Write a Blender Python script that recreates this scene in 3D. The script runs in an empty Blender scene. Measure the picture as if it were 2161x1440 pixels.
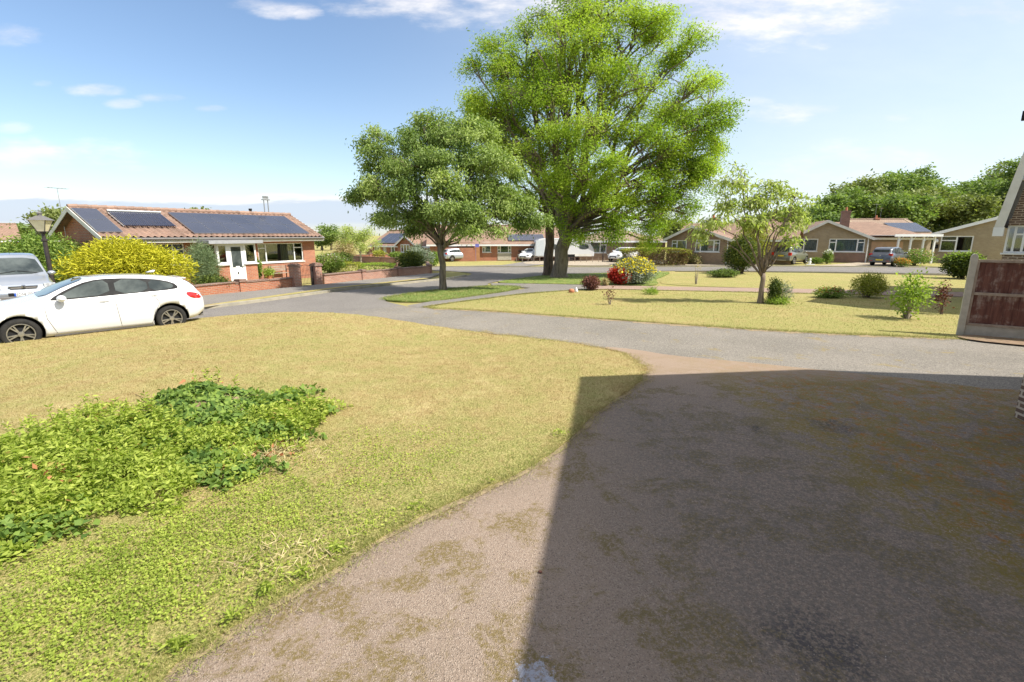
import bpy, bmesh, math, random
import numpy as np
from mathutils import Vector, Matrix, geometry

# ------------------------------------------------------------------ camera, sky, sun, exposure
scene = bpy.context.scene
COL = scene.collection
FPX, CX, CY = 1043.0, 1080.5, 720.0
PITCH = math.atan(225.0 / FPX)
CAM = Vector((0, 0, 2.3))
cd = bpy.data.cameras.new("camera")
cam = bpy.data.objects.new("camera", cd)
COL.objects.link(cam)
cd.sensor_width = 36.0
cd.lens = 36.0 * FPX / 2161.0
cd.clip_end = 3000
cam.location = CAM
cam.rotation_euler = (math.pi / 2 - PITCH, 0, 0)
scene.camera = cam

SUN = Vector((.80, -.28, 1.0)).normalized()
SUN_EL = math.asin(SUN.z)
SUN_AZ = math.atan2(SUN.x, SUN.y)
sl = bpy.data.lights.new("sun", 'SUN')
sl.energy = 4.6
sl.angle = math.radians(.5)
sl.color = (1.0, .955, .87)
so = bpy.data.objects.new("sun", sl)
COL.objects.link(so)
so.location = (0, 0, 30)
so.rotation_euler = SUN.to_track_quat('Z', 'Y').to_euler()

scene.view_settings.view_transform = 'Standard'
scene.view_settings.look = 'None'
scene.view_settings.gamma = 1
scene.view_settings.exposure = .82
scene.render.engine = 'CYCLES'
scene.cycles.max_bounces = 6
scene.cycles.transparent_max_bounces = 8


class NT:
    """tiny node-tree helper"""
    def __init__(s, tree):
        s.t = tree

    def n(s, kind, **kw):
        nd = s.t.nodes.new(kind)
        for k, v in kw.items():
            if k.startswith('i_'):
                key = k[2:]
                nd.inputs[int(key) if key.isdigit() else key.replace('_', ' ')].default_value = v
            else:
                setattr(nd, k, v)
        return nd

    def l(s, a, b):
        s.t.links.new(a, b)

    def val(s, x, sock):
        if isinstance(x, (int, float)):
            sock.default_value = x
        elif isinstance(x, tuple):
            sock.default_value = x if len(x) == len(sock.default_value) else x + (1,)
        else:
            s.l(x, sock)

    def m(s, op, a, b=0.0, c=None, clamp=False):
        nd = s.n('ShaderNodeMath', operation=op, use_clamp=clamp)
        s.val(a, nd.inputs[0]); s.val(b, nd.inputs[1])
        if c is not None:
            s.val(c, nd.inputs[2])
        return nd.outputs[0]

    def mix(s, f, a, b, mode='MIX'):
        nd = s.n('ShaderNodeMixRGB', blend_type=mode)
        s.val(f, nd.inputs[0]); s.val(a, nd.inputs[1]); s.val(b, nd.inputs[2])
        return nd.outputs[0]

    def rng(s, x, a, b, c=0.0, d=1.0, smooth=True):
        nd = s.n('ShaderNodeMapRange')
        nd.interpolation_type = 'SMOOTHSTEP' if smooth else 'LINEAR'
        s.val(x, nd.inputs[0])
        for i, q in enumerate((a, b, c, d)):
            s.val(q, nd.inputs[i + 1])
        return nd.outputs[0]

    def noise(s, vec, scale, detail=3.0, rough=.55, col=False, dist=0.0):
        nd = s.n('ShaderNodeTexNoise')
        nd.inputs['Scale'].default_value = scale
        nd.inputs['Detail'].default_value = detail
        nd.inputs['Roughness'].default_value = rough
        nd.inputs['Distortion'].default_value = dist
        if vec is not None:
            s.l(vec, nd.inputs['Vector'])
        return nd.outputs[1 if col else 0]


world = bpy.data.worlds.new("World")
scene.world = world
world.use_nodes = True
world.node_tree.nodes.clear()
w = NT(world.node_tree)
sky = w.n('ShaderNodeTexSky', sky_type='NISHITA', sun_disc=False)
sky.sun_elevation = SUN_EL
sky.sun_rotation = SUN_AZ
sky.altitude = 30
sky.air_density = 1.0
sky.dust_density = .6
sky.ozone_density = 2.2
tc = w.n('ShaderNodeTexCoord')
sep = w.n('ShaderNodeSeparateXYZ')
w.l(tc.outputs['Generated'], sep.inputs[0])
DX, DY, DZ = sep.outputs
dyc = w.m('MAXIMUM', DY, .12)
SX = w.m('DIVIDE', DX, dyc)          # tangent-plane direction of the sky
SZ = w.m('DIVIDE', DZ, dyc)
cmb = w.n('ShaderNodeCombineXYZ')
w.l(SX, cmb.inputs[0]); w.l(w.m('MULTIPLY', SZ, 3.2), cmb.inputs[1])
n_big = w.noise(cmb.outputs[0], 3.0, 6, .6)
n_fine = w.noise(cmb.outputs[0], 9.0, 5, .6)
edge = w.m('ADD', w.m('MULTIPLY', w.m('SUBTRACT', n_big, .5), 4.2), w.m('MULTIPLY', w.m('SUBTRACT', n_fine, .5), 4.0))


def skydir(u, v):
    dx, dy = (u - CX) / FPX, (CY - v) / FPX
    c, s_ = math.cos(PITCH), math.sin(PITCH)
    return dx / (c + dy * s_), (-s_ + dy * c) / (c + dy * s_)


# (u, v, half width, half height, strength): clouds by the direction they stand in
CLOUDS = [(1010, -20, 260, 62, 1.0), (1330, 0, 330, 75, 1.1), (1640, 10, 300, 62, 1.1), (600, 22, 60, 16, .8), (560, 10, 60, 10, .5), (640, 28, 34, 12, .9), (160, 345, 120, 14, .6), (60, 338, 70, 16, .6), (110, 316, 50, 12, .8), (260, 355, 60, 8, .4), (1660, 243, 40, 12, .9), (1500, 55, 70, 26, .9), (1180, 18, 80, 30, .9), (850, 8, 60, 20, .9),
          (195, 190, 62, 13, .65), (262, 218, 40, 10, .55), (345, 207, 52, 11, .6), (445, 229, 32, 8, .5), (20, 75, 60, 20, .45),
          (100, 330, 160, 32, .55), (1650, 240, 80, 20, .75), (1710, 232, 60, 10, .4), (1600, 215, 40, 9, .4), (1890, 250, 32, 8, .4),
          (2110, 20, 110, 26, .8), (1740, 375, 240, 55, .45), (20, 270, 40, 11, .35), (90, 176, 20, 8, .3)]
mask = None
for (u, v, hw, hh, st) in CLOUDS:
    cx_, cz_ = skydir(u, v)
    a = w.m('DIVIDE', w.m('SUBTRACT', SX, cx_), hw / FPX)
    b = w.m('DIVIDE', w.m('SUBTRACT', SZ, cz_), hh / FPX)
    r2 = w.m('ADD', w.m('MULTIPLY', a, a), w.m('MULTIPLY', b, b))
    e = w.m('ADD', w.m('SUBTRACT', 1.15, r2), edge)
    k = w.m('MULTIPLY', w.rng(e, -.1, 2.3), st)
    mask = k if mask is None else w.m('MAXIMUM', mask, k)
# long low bank along the horizon
lowx = w.n('ShaderNodeCombineXYZ')
w.l(SX, lowx.inputs[0]); w.l(w.m('MULTIPLY', SZ, 7.0), lowx.inputs[1])
ln = w.noise(lowx.outputs[0], 4.0, 6, .62)
bankz = w.m('ADD', SZ, w.m('MULTIPLY', w.m('SUBTRACT', ln, .5), .05))
bank = w.m('MULTIPLY', w.rng(bankz, .073, .062), w.rng(bankz, .0, .03))
bank = w.m('MULTIPLY', bank, w.rng(SX, .1, -.25))
up_clouds = w.m('MULTIPLY', w.rng(n_big, .56, .72), w.rng(DY, .25, -.2))
# broken bright cloud added overhead, unseen, to lift and neutralise the shade
hi = w.n('ShaderNodeCombineXYZ')
dzc = w.m('MAXIMUM', DZ, .1)
w.l(w.m('DIVIDE', DX, dzc), hi.inputs[0]); w.l(w.m('DIVIDE', DY, dzc), hi.inputs[1])
hn = w.noise(hi.outputs[0], 1.3, 6, .6)
over = w.m('MULTIPLY', w.rng(hn, .38, .58), w.rng(DZ, .45, .62))
mask = w.m('MAXIMUM', mask, w.m('MAXIMUM', w.m('MULTIPLY', up_clouds, .6), over), clamp=True)
# warm-white tops, greyer undersides
shade = w.rng(n_big, .35, .65)
ccol = w.mix(shade, (4.8, 4.8, 5.3), (6.4, 6.15, 5.95))
hs = w.n('ShaderNodeHueSaturation')
hs.inputs['Saturation'].default_value = 1.0
w.l(sky.outputs[0], hs.inputs['Color'])
c1 = w.mix(w.m('MULTIPLY', bank, .85), hs.outputs[0], (3.5, 4.0, 4.9))
rim = w.m('MULTIPLY', w.rng(w.m('ABSOLUTE', w.m('SUBTRACT', bankz, .068)), .009, .0), w.rng(SX, .1, -.25))
c2 = w.mix(w.m('MULTIPLY', rim, .5), c1, (6.4, 6.0, 5.6))
# thin high veil, thicker to the right and low down
veil = w.m('MULTIPLY', w.rng(SX, -.45, .85), .55)
veil = w.m('ADD', veil, w.m('MULTIPLY', w.rng(SZ, .30, .0), .18))
veil = w.m('MULTIPLY', veil, w.m('MULTIPLY_ADD', n_big, .6, .7), clamp=True)
c2 = w.mix(w.m('MULTIPLY', veil, w.m('MULTIPLY_ADD', bank, -.7, 1.0)), c2, (5.1, 5.6, 6.1))
c3 = w.mix(mask, c2, ccol)
bg = w.n('ShaderNodeBackground')
bg.inputs[1].default_value = .108
w.l(c3, bg.inputs[0])
wo = w.n('ShaderNodeOutputWorld')
w.l(bg.outputs[0], wo.inputs[0])

# ------------------------------------------------------------------ geometry helpers
RNG = np.random.default_rng(7)
random.seed(5)


def ss(a, b, v):
    t = min(1.0, max(0.0, (v - a) / (b - a)))
    return t * t * (3 - 2 * t)


def gz(x, y):
    """height of the open ground"""
    return -0.15 * max(ss(7, 11, y), ss(4.5, 8.5, -x)) - 0.45 * ss(11, 45, y) * (1 - .45 * ss(5, 25, x))


def nss(a, b, v):
    t = np.clip((v - a) / (b - a), 0, 1)
    return t * t * (3 - 2 * t)


def ngz(x, y):
    return -0.15 * np.maximum(nss(7, 11, y), nss(4.5, 8.5, -x)) - 0.45 * nss(11, 45, y) * (1 - .45 * nss(5, 25, x))


def ray(u, v):
    dx, dy = (u - CX) / FPX, (CY - v) / FPX
    c, s_ = math.cos(PITCH), math.sin(PITCH)
    return Vector((dx, c + dy * s_, -s_ + dy * c))


def at(u, v):
    """the point of the ground seen in direction (u, v)"""
    d = ray(u, v)
    z = 0.0
    for _ in range(30):
        t = (CAM.z - z) / -d.z
        x, y = d.x * t, d.y * t
        z = gz(x, y)
    return Vector((x, y, z))


def on_depth(u, v, Y):
    d = ray(u, v)
    return CAM + d * (Y / d.y)


def tag(o, label=None, cat=None, group=None, kind=None):
    if label: o['label'] = label
    if cat: o['category'] = cat
    if group: o['group'] = group
    if kind: o['kind'] = kind
    return o


def empty(name, loc, rz=0.0, label=None, cat=None, group=None):
    o = bpy.data.objects.new(name, None)
    COL.objects.link(o)
    o.location = loc
    o.rotation_euler = (0, 0, rz)
    o.empty_display_size = .3
    return tag(o, label, cat, group)


def link_mesh(name, me, mats, parent=None, smooth=False):
    for m_ in (mats if isinstance(mats, (list, tuple)) else [mats]):
        me.materials.append(m_)
    o = bpy.data.objects.new(name, me)
    COL.objects.link(o)
    if parent is not None:
        o.parent = parent
    if smooth:
        me.polygons.foreach_set('use_smooth', [True] * len(me.polygons))
    return o


def box_uv(me):
    uv = me.uv_layers.new(name='uv')
    n = len(me.loops)
    co = np.empty(len(me.vertices) * 3); me.vertices.foreach_get('co', co); co = co.reshape(-1, 3)
    li = np.empty(n, dtype=np.int64); me.loops.foreach_get('vertex_index', li)
    pn = np.empty(len(me.polygons) * 3); me.polygons.foreach_get('normal', pn); pn = pn.reshape(-1, 3)
    lt = np.empty(len(me.polygons), dtype=np.int64); me.polygons.foreach_get('loop_total', lt)
    N = np.repeat(pn, lt, axis=0)
    P = co[li]
    h = np.sqrt(np.maximum(1e-9, N[:, 0] ** 2 + N[:, 1] ** 2))
    flat = h < .2
    tx, ty = -N[:, 1] / h, N[:, 0] / h
    U = np.where(flat, P[:, 0], P[:, 0] * tx + P[:, 1] * ty)
    V = np.where(flat, P[:, 1], P[:, 2] / h)
    out = np.stack([U, V], 1).astype(np.float32).ravel()
    uv.data.foreach_set('uv', out)


class MB:
    def __init__(s):
        s.v, s.f, s.mi = [], [], []

    def add(s, vs, fs, mi=0):
        b = len(s.v)
        s.v += [tuple(q) for q in vs]
        s.f += [tuple(b + i for i in f) for f in fs]
        s.mi += [mi] * len(fs)
        return s

    def box(s, x0, x1, y0, y1, z0, z1, mi=0, M=None):
        vs = [Vector((x, y, z)) for z in (z0, z1) for y in (y0, y1) for x in (x0, x1)]
        if M is not None: vs = [M @ q for q in vs]
        return s.add(vs, [(0, 2, 3, 1), (4, 5, 7, 6), (0, 1, 5, 4), (2, 6, 7, 3), (0, 4, 6, 2), (1, 3, 7, 5)], mi)

    def prism(s, poly, y0, y1, mi=0, M=None):
        """polygon in (x, z) pushed from y0 to y1"""
        n = len(poly)
        vs = [Vector((p[0], y, p[1])) for y in (y0, y1) for p in poly]
        if M is not None: vs = [M @ q for q in vs]
        fs = [tuple(range(n)), tuple(range(2 * n - 1, n - 1, -1))]
        fs += [(i, i + n, (i + 1) % n + n, (i + 1) % n) for i in range(n)]
        return s.add(vs, fs, mi)

    def slab(s, quad, th, mi=0):
        """four points, thickness downwards"""
        q = [Vector(p) for p in quad]
        nn = (q[1] - q[0]).cross(q[3] - q[0]).normalized()
        if nn.z < 0: nn = -nn
        lo = [p - nn * th for p in q]
        return s.add(q + lo, [(0, 1, 2, 3), (7, 6, 5, 4), (0, 4, 5, 1), (1, 5, 6, 2), (2, 6, 7, 3), (3, 7, 4, 0)], mi)

    def tube(s, pts, rad, n=6, mi=0, cap=True):
        pts = [Vector(p) for p in pts]
        if isinstance(rad, (int, float)): rad = [rad] * len(pts)
        b = len(s.v)
        ref = Vector((.3, .2, .93))
        for i, p in enumerate(pts):
            d = (pts[min(i + 1, len(pts) - 1)] - pts[max(i - 1, 0)]).normalized()
            a = d.cross(ref)
            if a.length < .1: a = d.cross(Vector((1, 0, 0)))
            a.normalize(); c = d.cross(a)
            for k in range(n):
                t = 2 * math.pi * k / n
                s.v.append(tuple(p + (a * math.cos(t) + c * math.sin(t)) * rad[i]))
        for i in range(len(pts) - 1):
            for k in range(n):
                k2 = (k + 1) % n
                s.f.append((b + i * n + k, b + i * n + k2, b + (i + 1) * n + k2, b + (i + 1) * n + k)); s.mi.append(mi)
        if cap:
            s.f.append(tuple(b + k for k in range(n))[::-1]); s.mi.append(mi)
            e = b + (len(pts) - 1) * n
            s.f.append(tuple(e + k for k in range(n))); s.mi.append(mi)
        return s

    def lathe(s, prof, n=20, mi=0, M=None, cap=True):
        """profile of (radius, z) turned about z"""
        vs, fs = [], []
        for r, z in prof:
            for k in range(n):
                t = 2 * math.pi * k / n
                vs.append(Vector((r * math.cos(t), r * math.sin(t), z)))
        for i in range(len(prof) - 1):
            for k in range(n):
                k2 = (k + 1) % n
                fs.append((i * n + k, i * n + k2, (i + 1) * n + k2, (i + 1) * n + k))
        if cap and prof[0][0] > 1e-4: fs.append(tuple(range(n))[::-1])
        if cap and prof[-1][0] > 1e-4: fs.append(tuple((len(prof) - 1) * n + k for k in range(n)))
        if M is not None: vs = [M @ q for q in vs]
        return s.add(vs, fs, mi)

    def ball(s, c, r, n=10, mi=0):
        c = Vector(c); r = Vector(r) if not isinstance(r, (int, float)) else Vector((r, r, r))
        prof = [(max(1e-5, math.cos(a)), math.sin(a)) for a in [(-.5 + i / (n - 1)) * math.pi for i in range(n)]]
        M = Matrix.Translation(c) @ Matrix.Diagonal((r.x, r.y, r.z, 1))
        return s.lathe(prof, n * 2, mi, M)

    def build(s, name, mats, parent=None, smooth=False, uv=True, bevel=0.0):
        me = bpy.data.meshes.new(name)
        me.from_pydata(s.v, [], s.f)
        if any(s.mi): me.polygons.foreach_set('material_index', s.mi)
        if bevel:
            bm = bmesh.new(); bm.from_mesh(me)
            bmesh.ops.remove_doubles(bm, verts=bm.verts, dist=1e-5)
            es = [e for e in bm.edges if len(e.link_faces) == 2 and e.calc_face_angle(0) > .6]
            bmesh.ops.bevel(bm, geom=es, offset=bevel, segments=2, affect='EDGES', profile=.6)
            bm.to_mesh(me); bm.free()
        me.update()
        if uv: box_uv(me)
        return link_mesh(name, me, mats, parent, smooth)


def inside(px, py, poly):
    """vectorised point in polygon"""
    res = np.zeros(len(px), bool)
    n = len(poly)
    for i in range(n):
        x0, y0 = poly[i]; x1, y1 = poly[(i + 1) % n]
        c = ((y0 > py) != (y1 > py)) & (px < (x1 - x0) * (py - y0) / (y1 - y0 + 1e-12) + x0)
        res ^= c
    return res


def cdt(poly, res):
    """triangulate a 2-D polygon with points inside at spacing res"""
    b = []
    n = len(poly)
    for i in range(n):
        a, c = Vector(poly[i]), Vector(poly[(i + 1) % n])
        k = max(1, int((c - a).length / res))
        for j in range(k): b.append(a.lerp(c, j / k))
    xs = [p.x for p in b]; ys = [p.y for p in b]
    gx, gy = np.meshgrid(np.arange(min(xs) + res * .5, max(xs), res), np.arange(min(ys) + res * .5, max(ys), res))
    gx, gy = gx.ravel(), gy.ravel()
    gx = gx + (np.sin(gx * 91.7 + gy * 37.1)) * res * .1; gy = gy + np.cos(gx * 57.3) * res * .1
    ok = inside(gx, gy, [(p.x, p.y) for p in b])
    pts = b + [Vector((float(x), float(y))) for x, y in zip(gx[ok], gy[ok])]
    vo, eo, fo, _, _, _ = geometry.delaunay_2d_cdt(pts, [], [list(range(len(b)))], 1, 1e-5)
    return [(p.x, p.y) for p in vo], [tuple(f) for f in fo], len(b)


def smooth_poly(pts, it=1):
    for _ in range(it):
        o = []
        n = len(pts)
        for i in range(n):
            a, b = Vector(pts[i]), Vector(pts[(i + 1) % n])
            o += [a.lerp(b, .25), a.lerp(b, .75)]
        pts = [tuple(p) for p in o]
    return pts


def P(*uv):
    """directions (u, v) -> ground points (x, y); ('w', x, y) is a ground point itself"""
    out = []
    for q in uv:
        if q[0] == 'w': out.append((q[1], q[2]))
        else:
            g = at(*q); out.append((g.x, g.y))
    return out


def sheet(name, poly, lift, res, mat, skirt=0.0, smooth=1, kind='structure'):
    poly = smooth_poly(poly, smooth) if smooth else poly
    lf = lift if callable(lift) else (lambda x, y: lift)
    vs, fs, nb = cdt(poly, res)
    v3 = [(x, y, gz(x, y) + lf(x, y)) for x, y in vs]
    fs2 = []
    for f in fs:
        a, b, c = [Vector(v3[i]) for i in f[:3]]
        fs2.append(f if (b - a).cross(c - a).z > 0 else f[::-1])
    if skirt:
        cnt = {}
        for f in fs2:
            for i in range(len(f)):
                e = (f[i], f[(i + 1) % len(f)])
                k = (min(e), max(e)); cnt.setdefault(k, []).append(e)
        base = {}
        for k, es in cnt.items():
            if len(es) == 1:
                a, b = es[0]
                for q in (a, b):
                    if q not in base:
                        base[q] = len(v3); v3.append((v3[q][0], v3[q][1], v3[q][2] - skirt))
                fs2.append((b, a, base[a], base[b]))
    me = bpy.data.meshes.new(name)
    me.from_pydata(v3, [], fs2)
    me.update()
    o = link_mesh(name, me, mat)
    tag(o, kind=kind)
    return o, poly


def np_mesh(name, verts, k, mat, parent=None, tint=None, smooth=False):
    """verts (N*k, 3): N separate k-gons"""
    me = bpy.data.meshes.new(name)
    n = len(verts) // k
    me.vertices.add(len(verts)); me.vertices.foreach_set('co', np.ascontiguousarray(verts, dtype=np.float32).ravel())
    me.loops.add(len(verts)); me.loops.foreach_set('vertex_index', np.arange(len(verts), dtype=np.int32))
    me.polygons.add(n)
    me.polygons.foreach_set('loop_start', np.arange(0, n * k, k, dtype=np.int32))
    try: me.polygons.foreach_set('loop_total', np.full(n, k, dtype=np.int32))
    except Exception: pass
    if tint is not None:
        at_ = me.attributes.new('tint', 'FLOAT', 'POINT')
        at_.data.foreach_set('value', np.repeat(tint, k).astype(np.float32))
    me.update(calc_edges=True)
    return link_mesh(name, me, mat, parent)


def unit(a):
    return a / np.maximum(1e-9, np.linalg.norm(a, axis=1, keepdims=True))


def leaves(Pt, L, W, up=.6, droop=0.0, out=None, rng=RNG):
    """rhombic leaves at points Pt -> (N*4, 3) vertices"""
    n = len(Pt)
    a = rng.normal(size=(n, 3)); a[:, 2] *= .6; a[:, 2] -= droop
    if out is not None: a += out * .8
    a = unit(a)
    nn = rng.normal(size=(n, 3)) * .7; nn[:, 2] += up
    if out is not None: nn += out * .5
    b = unit(np.cross(a, nn)); nn = np.cross(b, a)
    s_ = rng.uniform(.65, 1.25, (n, 1))
    Ls, Ws = L * s_, W * s_
    v = np.stack([Pt, Pt + a * Ls * .45 + b * Ws * .5 + nn * Ws * .12, Pt + a * Ls - nn * Ls * .12, Pt + a * Ls * .45 - b * Ws * .5 + nn * Ws * .12], 1)
    return v.reshape(-1, 3)


def text_mesh(name, body, size, mat, parent, M, extrude=.002):
    cu = bpy.data.curves.new(name, 'FONT')
    cu.body = body; cu.size = size; cu.extrude = extrude; cu.align_x = 'CENTER'; cu.align_y = 'CENTER'
    cu.resolution_u = 2
    tmp = bpy.data.objects.new(name, cu); COL.objects.link(tmp)
    dg = bpy.context.evaluated_depsgraph_get()
    me = bpy.data.meshes.new_from_object(tmp.evaluated_get(dg))
    bpy.data.objects.remove(tmp)
    me.transform(M)
    return link_mesh(name, me, mat, parent)

# ------------------------------------------------------------------ materials
MATS = {}


def newmat(name):
    m_ = bpy.data.materials.new(name)
    m_.use_nodes = True
    m_.node_tree.nodes.clear()
    t = NT(m_.node_tree)
    b = t.n('ShaderNodeBsdfPrincipled')
    o = t.n('ShaderNodeOutputMaterial')
    t.l(b.outputs[0], o.inputs[0])
    MATS[name] = m_
    return m_, t, b, o


def bump(t, b, h, strength=.3, dist=.01):
    bp = t.n('ShaderNodeBump')
    bp.inputs['Strength'].default_value = strength
    bp.inputs['Distance'].default_value = dist
    t.l(h, bp.inputs['Height'])
    t.l(bp.outputs[0], b.inputs['Normal'])


def simple(name, c, c2=None, scale=4.0, rough=.6, metal=0.0, bmp=0.0, spec=None, coat=0.0):
    m_, t, b, o = newmat(name)
    if c2 is None: c2 = tuple(q * .82 for q in c)
    tcn = t.n('ShaderNodeTexCoord').outputs['Object']
    nz = t.noise(tcn, scale, 5, .6)
    t.l(t.mix(t.rng(nz, .3, .7), c, c2), b.inputs['Base Color'])
    b.inputs['Roughness'].default_value = rough
    b.inputs['Metallic'].default_value = metal
    if spec is not None: b.inputs['Specular IOR Level'].default_value = spec
    if coat: b.inputs['Coat Weight'].default_value = coat; b.inputs['Coat Roughness'].default_value = .05
    if bmp: bump(t, b, nz, bmp, .02)
    return m_


def leafmat(name, dark, light, trans=.35, extra=None):
    """tint attribute picks between dark and light leaves; thin leaves let light through"""
    m_, t, b, o = newmat(name)
    a = t.n('ShaderNodeAttribute', attribute_name='tint').outputs['Fac']
    cr = t.n('ShaderNodeValToRGB')
    t.l(a, cr.inputs[0])
    e = cr.color_ramp.elements
    e[0].color = dark + (1,); e[1].color = light + (1,)
    if extra:
        q = e.new(.94); q.color = light + (1,)
        e[-1].color = extra + (1,); e[-1].position = .985
    b.inputs['Roughness'].default_value = .6
    b.inputs['Specular IOR Level'].default_value = .22
    t.l(cr.outputs[0], b.inputs['Base Color'])
    tr = t.n('ShaderNodeBsdfTranslucent')
    g = t.mix(1.0, cr.outputs[0], (1.0, 1.15, .45), 'MULTIPLY')
    t.l(g, tr.inputs[0])
    mx = t.n('ShaderNodeMixShader'); mx.inputs[0].default_value = trans
    t.l(b.outputs[0], mx.inputs[1]); t.l(tr.outputs[0], mx.inputs[2]); t.l(mx.outputs[0], o.inputs[0])
    return m_


def wpos(t):
    return t.n('ShaderNodeNewGeometry').outputs['Position']


def lawn_color(t, green=0.0):
    """dry to green turf colour from the place on the ground"""
    p = wpos(t)
    sp = t.n('ShaderNodeSeparateXYZ'); t.l(p, sp.inputs[0])
    big = t.noise(p, .35, 5, .62)
    mid = t.noise(p, 2.1, 5, .65)
    fine = t.noise(p, 55, 3, .6)
    near = t.rng(t.m('ADD', sp.outputs[1], t.m('MULTIPLY', t.m('ABSOLUTE', sp.outputs[0]), .25)), 7.6, 2.5)      # the strip by the drive stays greener
    g = t.m('ADD', t.m('MULTIPLY', near, .85), green)
    g = t.m('ADD', g, t.m('MULTIPLY', t.m('SUBTRACT', big, .48), 2.0))
    g = t.m('ADD', g, t.m('MULTIPLY', t.m('SUBTRACT', mid, .5), 2.4), clamp=True)
    straw = t.mix(t.rng(mid, .3, .7), (.32, .245, .095), (.42, .335, .145))
    p3 = t.noise(p, 5.5, 5, .7)
    p4 = t.noise(p, 1.15, 6, .68, dist=.6)
    straw = t.mix(t.rng(p4, .50, .66, 0, .7), straw, (.28, .19, .075))
    straw = t.mix(t.rng(p4, .48, .34, 0, .55), straw, (.50, .42, .20))
    straw = t.mix(t.rng(p3, .48, .70, 0, .75), straw, (.24, .15, .062))
    straw = t.mix(t.rng(p3, .50, .30, 0, .5), straw, (.52, .43, .21))
    gr = t.mix(t.rng(fine, .3, .7), (.17, .20, .042), (.27, .285, .075))
    c = t.mix(g, straw, gr)
    return c, fine, g


def lawnmat(name, green=0.0, lush=None):
    m_, t, b, o = newmat(name)
    c, fine, g = lawn_color(t, green)
    f2 = t.noise(wpos(t), 18, 4, .7)
    c = t.mix(t.rng(f2, .35, .75, 0, .6), c, (.20, .14, .055))
    f3 = t.noise(wpos(t), 6, 5, .7)
    c = t.mix(t.rng(f3, .5, .72, 0, .55), c, (.30, .20, .09))
    c = t.mix(t.rng(fine, .3, .75, 0, .5), c, (.60, .49, .24))
    if lush: c = t.mix(t.rng(t.noise(wpos(t), 1.6, 6, .7), .35, .5, .15, .7), c, t.mix(t.rng(f2, .3, .7), lush, tuple(q * 1.6 for q in lush)))
    t.l(c, b.inputs['Base Color'])
    b.inputs['Roughness'].default_value = .9
    b.inputs['Specular IOR Level'].default_value = .1
    bump(t, b, t.m('ADD', fine, f2), .8, .03)
    return m_


def grassmat(name, green=0.0, lush=None):
    m_, t, b, o = newmat(name)
    c, fine, g = lawn_color(t, green)
    if lush: c = t.mix(t.rng(t.noise(wpos(t), 1.6, 6, .7), .35, .5, .15, .7), c, t.mix(t.rng(fine, .3, .7), lush, tuple(q * 1.7 for q in lush)))
    a = t.n('ShaderNodeAttribute', attribute_name='tint').outputs['Fac']
    c = t.mix(t.rng(a, .0, .35, .55, 0), c, (.24, .16, .06))
    c = t.mix(t.rng(a, .7, 1.0, 0, .7), c, (.64, .53, .26))
    b.inputs['Roughness'].default_value = .7
    b.inputs['Specular IOR Level'].default_value = .2
    t.l(c, b.inputs['Base Color'])
    tr = t.n('ShaderNodeBsdfTranslucent'); t.l(c, tr.inputs[0])
    mx = t.n('ShaderNodeMixShader'); mx.inputs[0].default_value = .3
    t.l(b.outputs[0], mx.inputs[1]); t.l(tr.outputs[0], mx.inputs[2]); t.l(mx.outputs[0], o.inputs[0])
    return m_


def tarmac(name, c1, c2, speck, moss=0.0, mosscol=(.17, .125, .03), sscale=90, extra=None):
    m_, t, b, o = newmat(name)
    p = wpos(t)
    big = t.noise(p, .5, 5, .6)
    mid = t.noise(p, 3.0, 6, .65)
    sp = t.n('ShaderNodeTexVoronoi'); sp.inputs['Scale'].default_value = sscale; t.l(p, sp.inputs['Vector'])
    spc = t.n('ShaderNodeSeparateColor'); t.l(sp.outputs['Color'], spc.inputs[0])
    fine = t.noise(p, sscale * 1.7, 3, .7)
    c = t.mix(t.rng(big, .3, .7), c1, c2)
    c = t.mix(t.rng(spc.outputs[0], .6, 1.0, 0, .6), c, speck)
    c = t.mix(t.rng(spc.outputs[1], .8, 1.0, 0, .7), c, tuple(q * .3 for q in c1))
    c = t.mix(t.rng(fine, .35, .7, .28, 0), c, tuple(q * .5 for q in c2))
    if moss:
        mo = t.noise(p, 1.3, 8, .72, dist=.4)
        thr = 1.0 - moss
        gr_ = t.rng(t.noise(p, 42, 4, .75), .42, .56, .15, 1)
        f = t.m('MULTIPLY', t.m('MULTIPLY', t.rng(mo, thr - .02, thr + .06), gr_), t.rng(mid, .4, .5))
        c = t.mix(t.m('MULTIPLY', f, .8), c, mosscol)
    if extra: c = extra(t, p, c, big, mid)
    t.l(c, b.inputs['Base Color'])
    b.inputs['Roughness'].default_value = .88
    b.inputs['Specular IOR Level'].default_value = .25
    bump(t, b, t.m('ADD', sp.outputs['Distance'], t.m('MULTIPLY', fine, .8)), .75, .012)
    return m_


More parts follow.
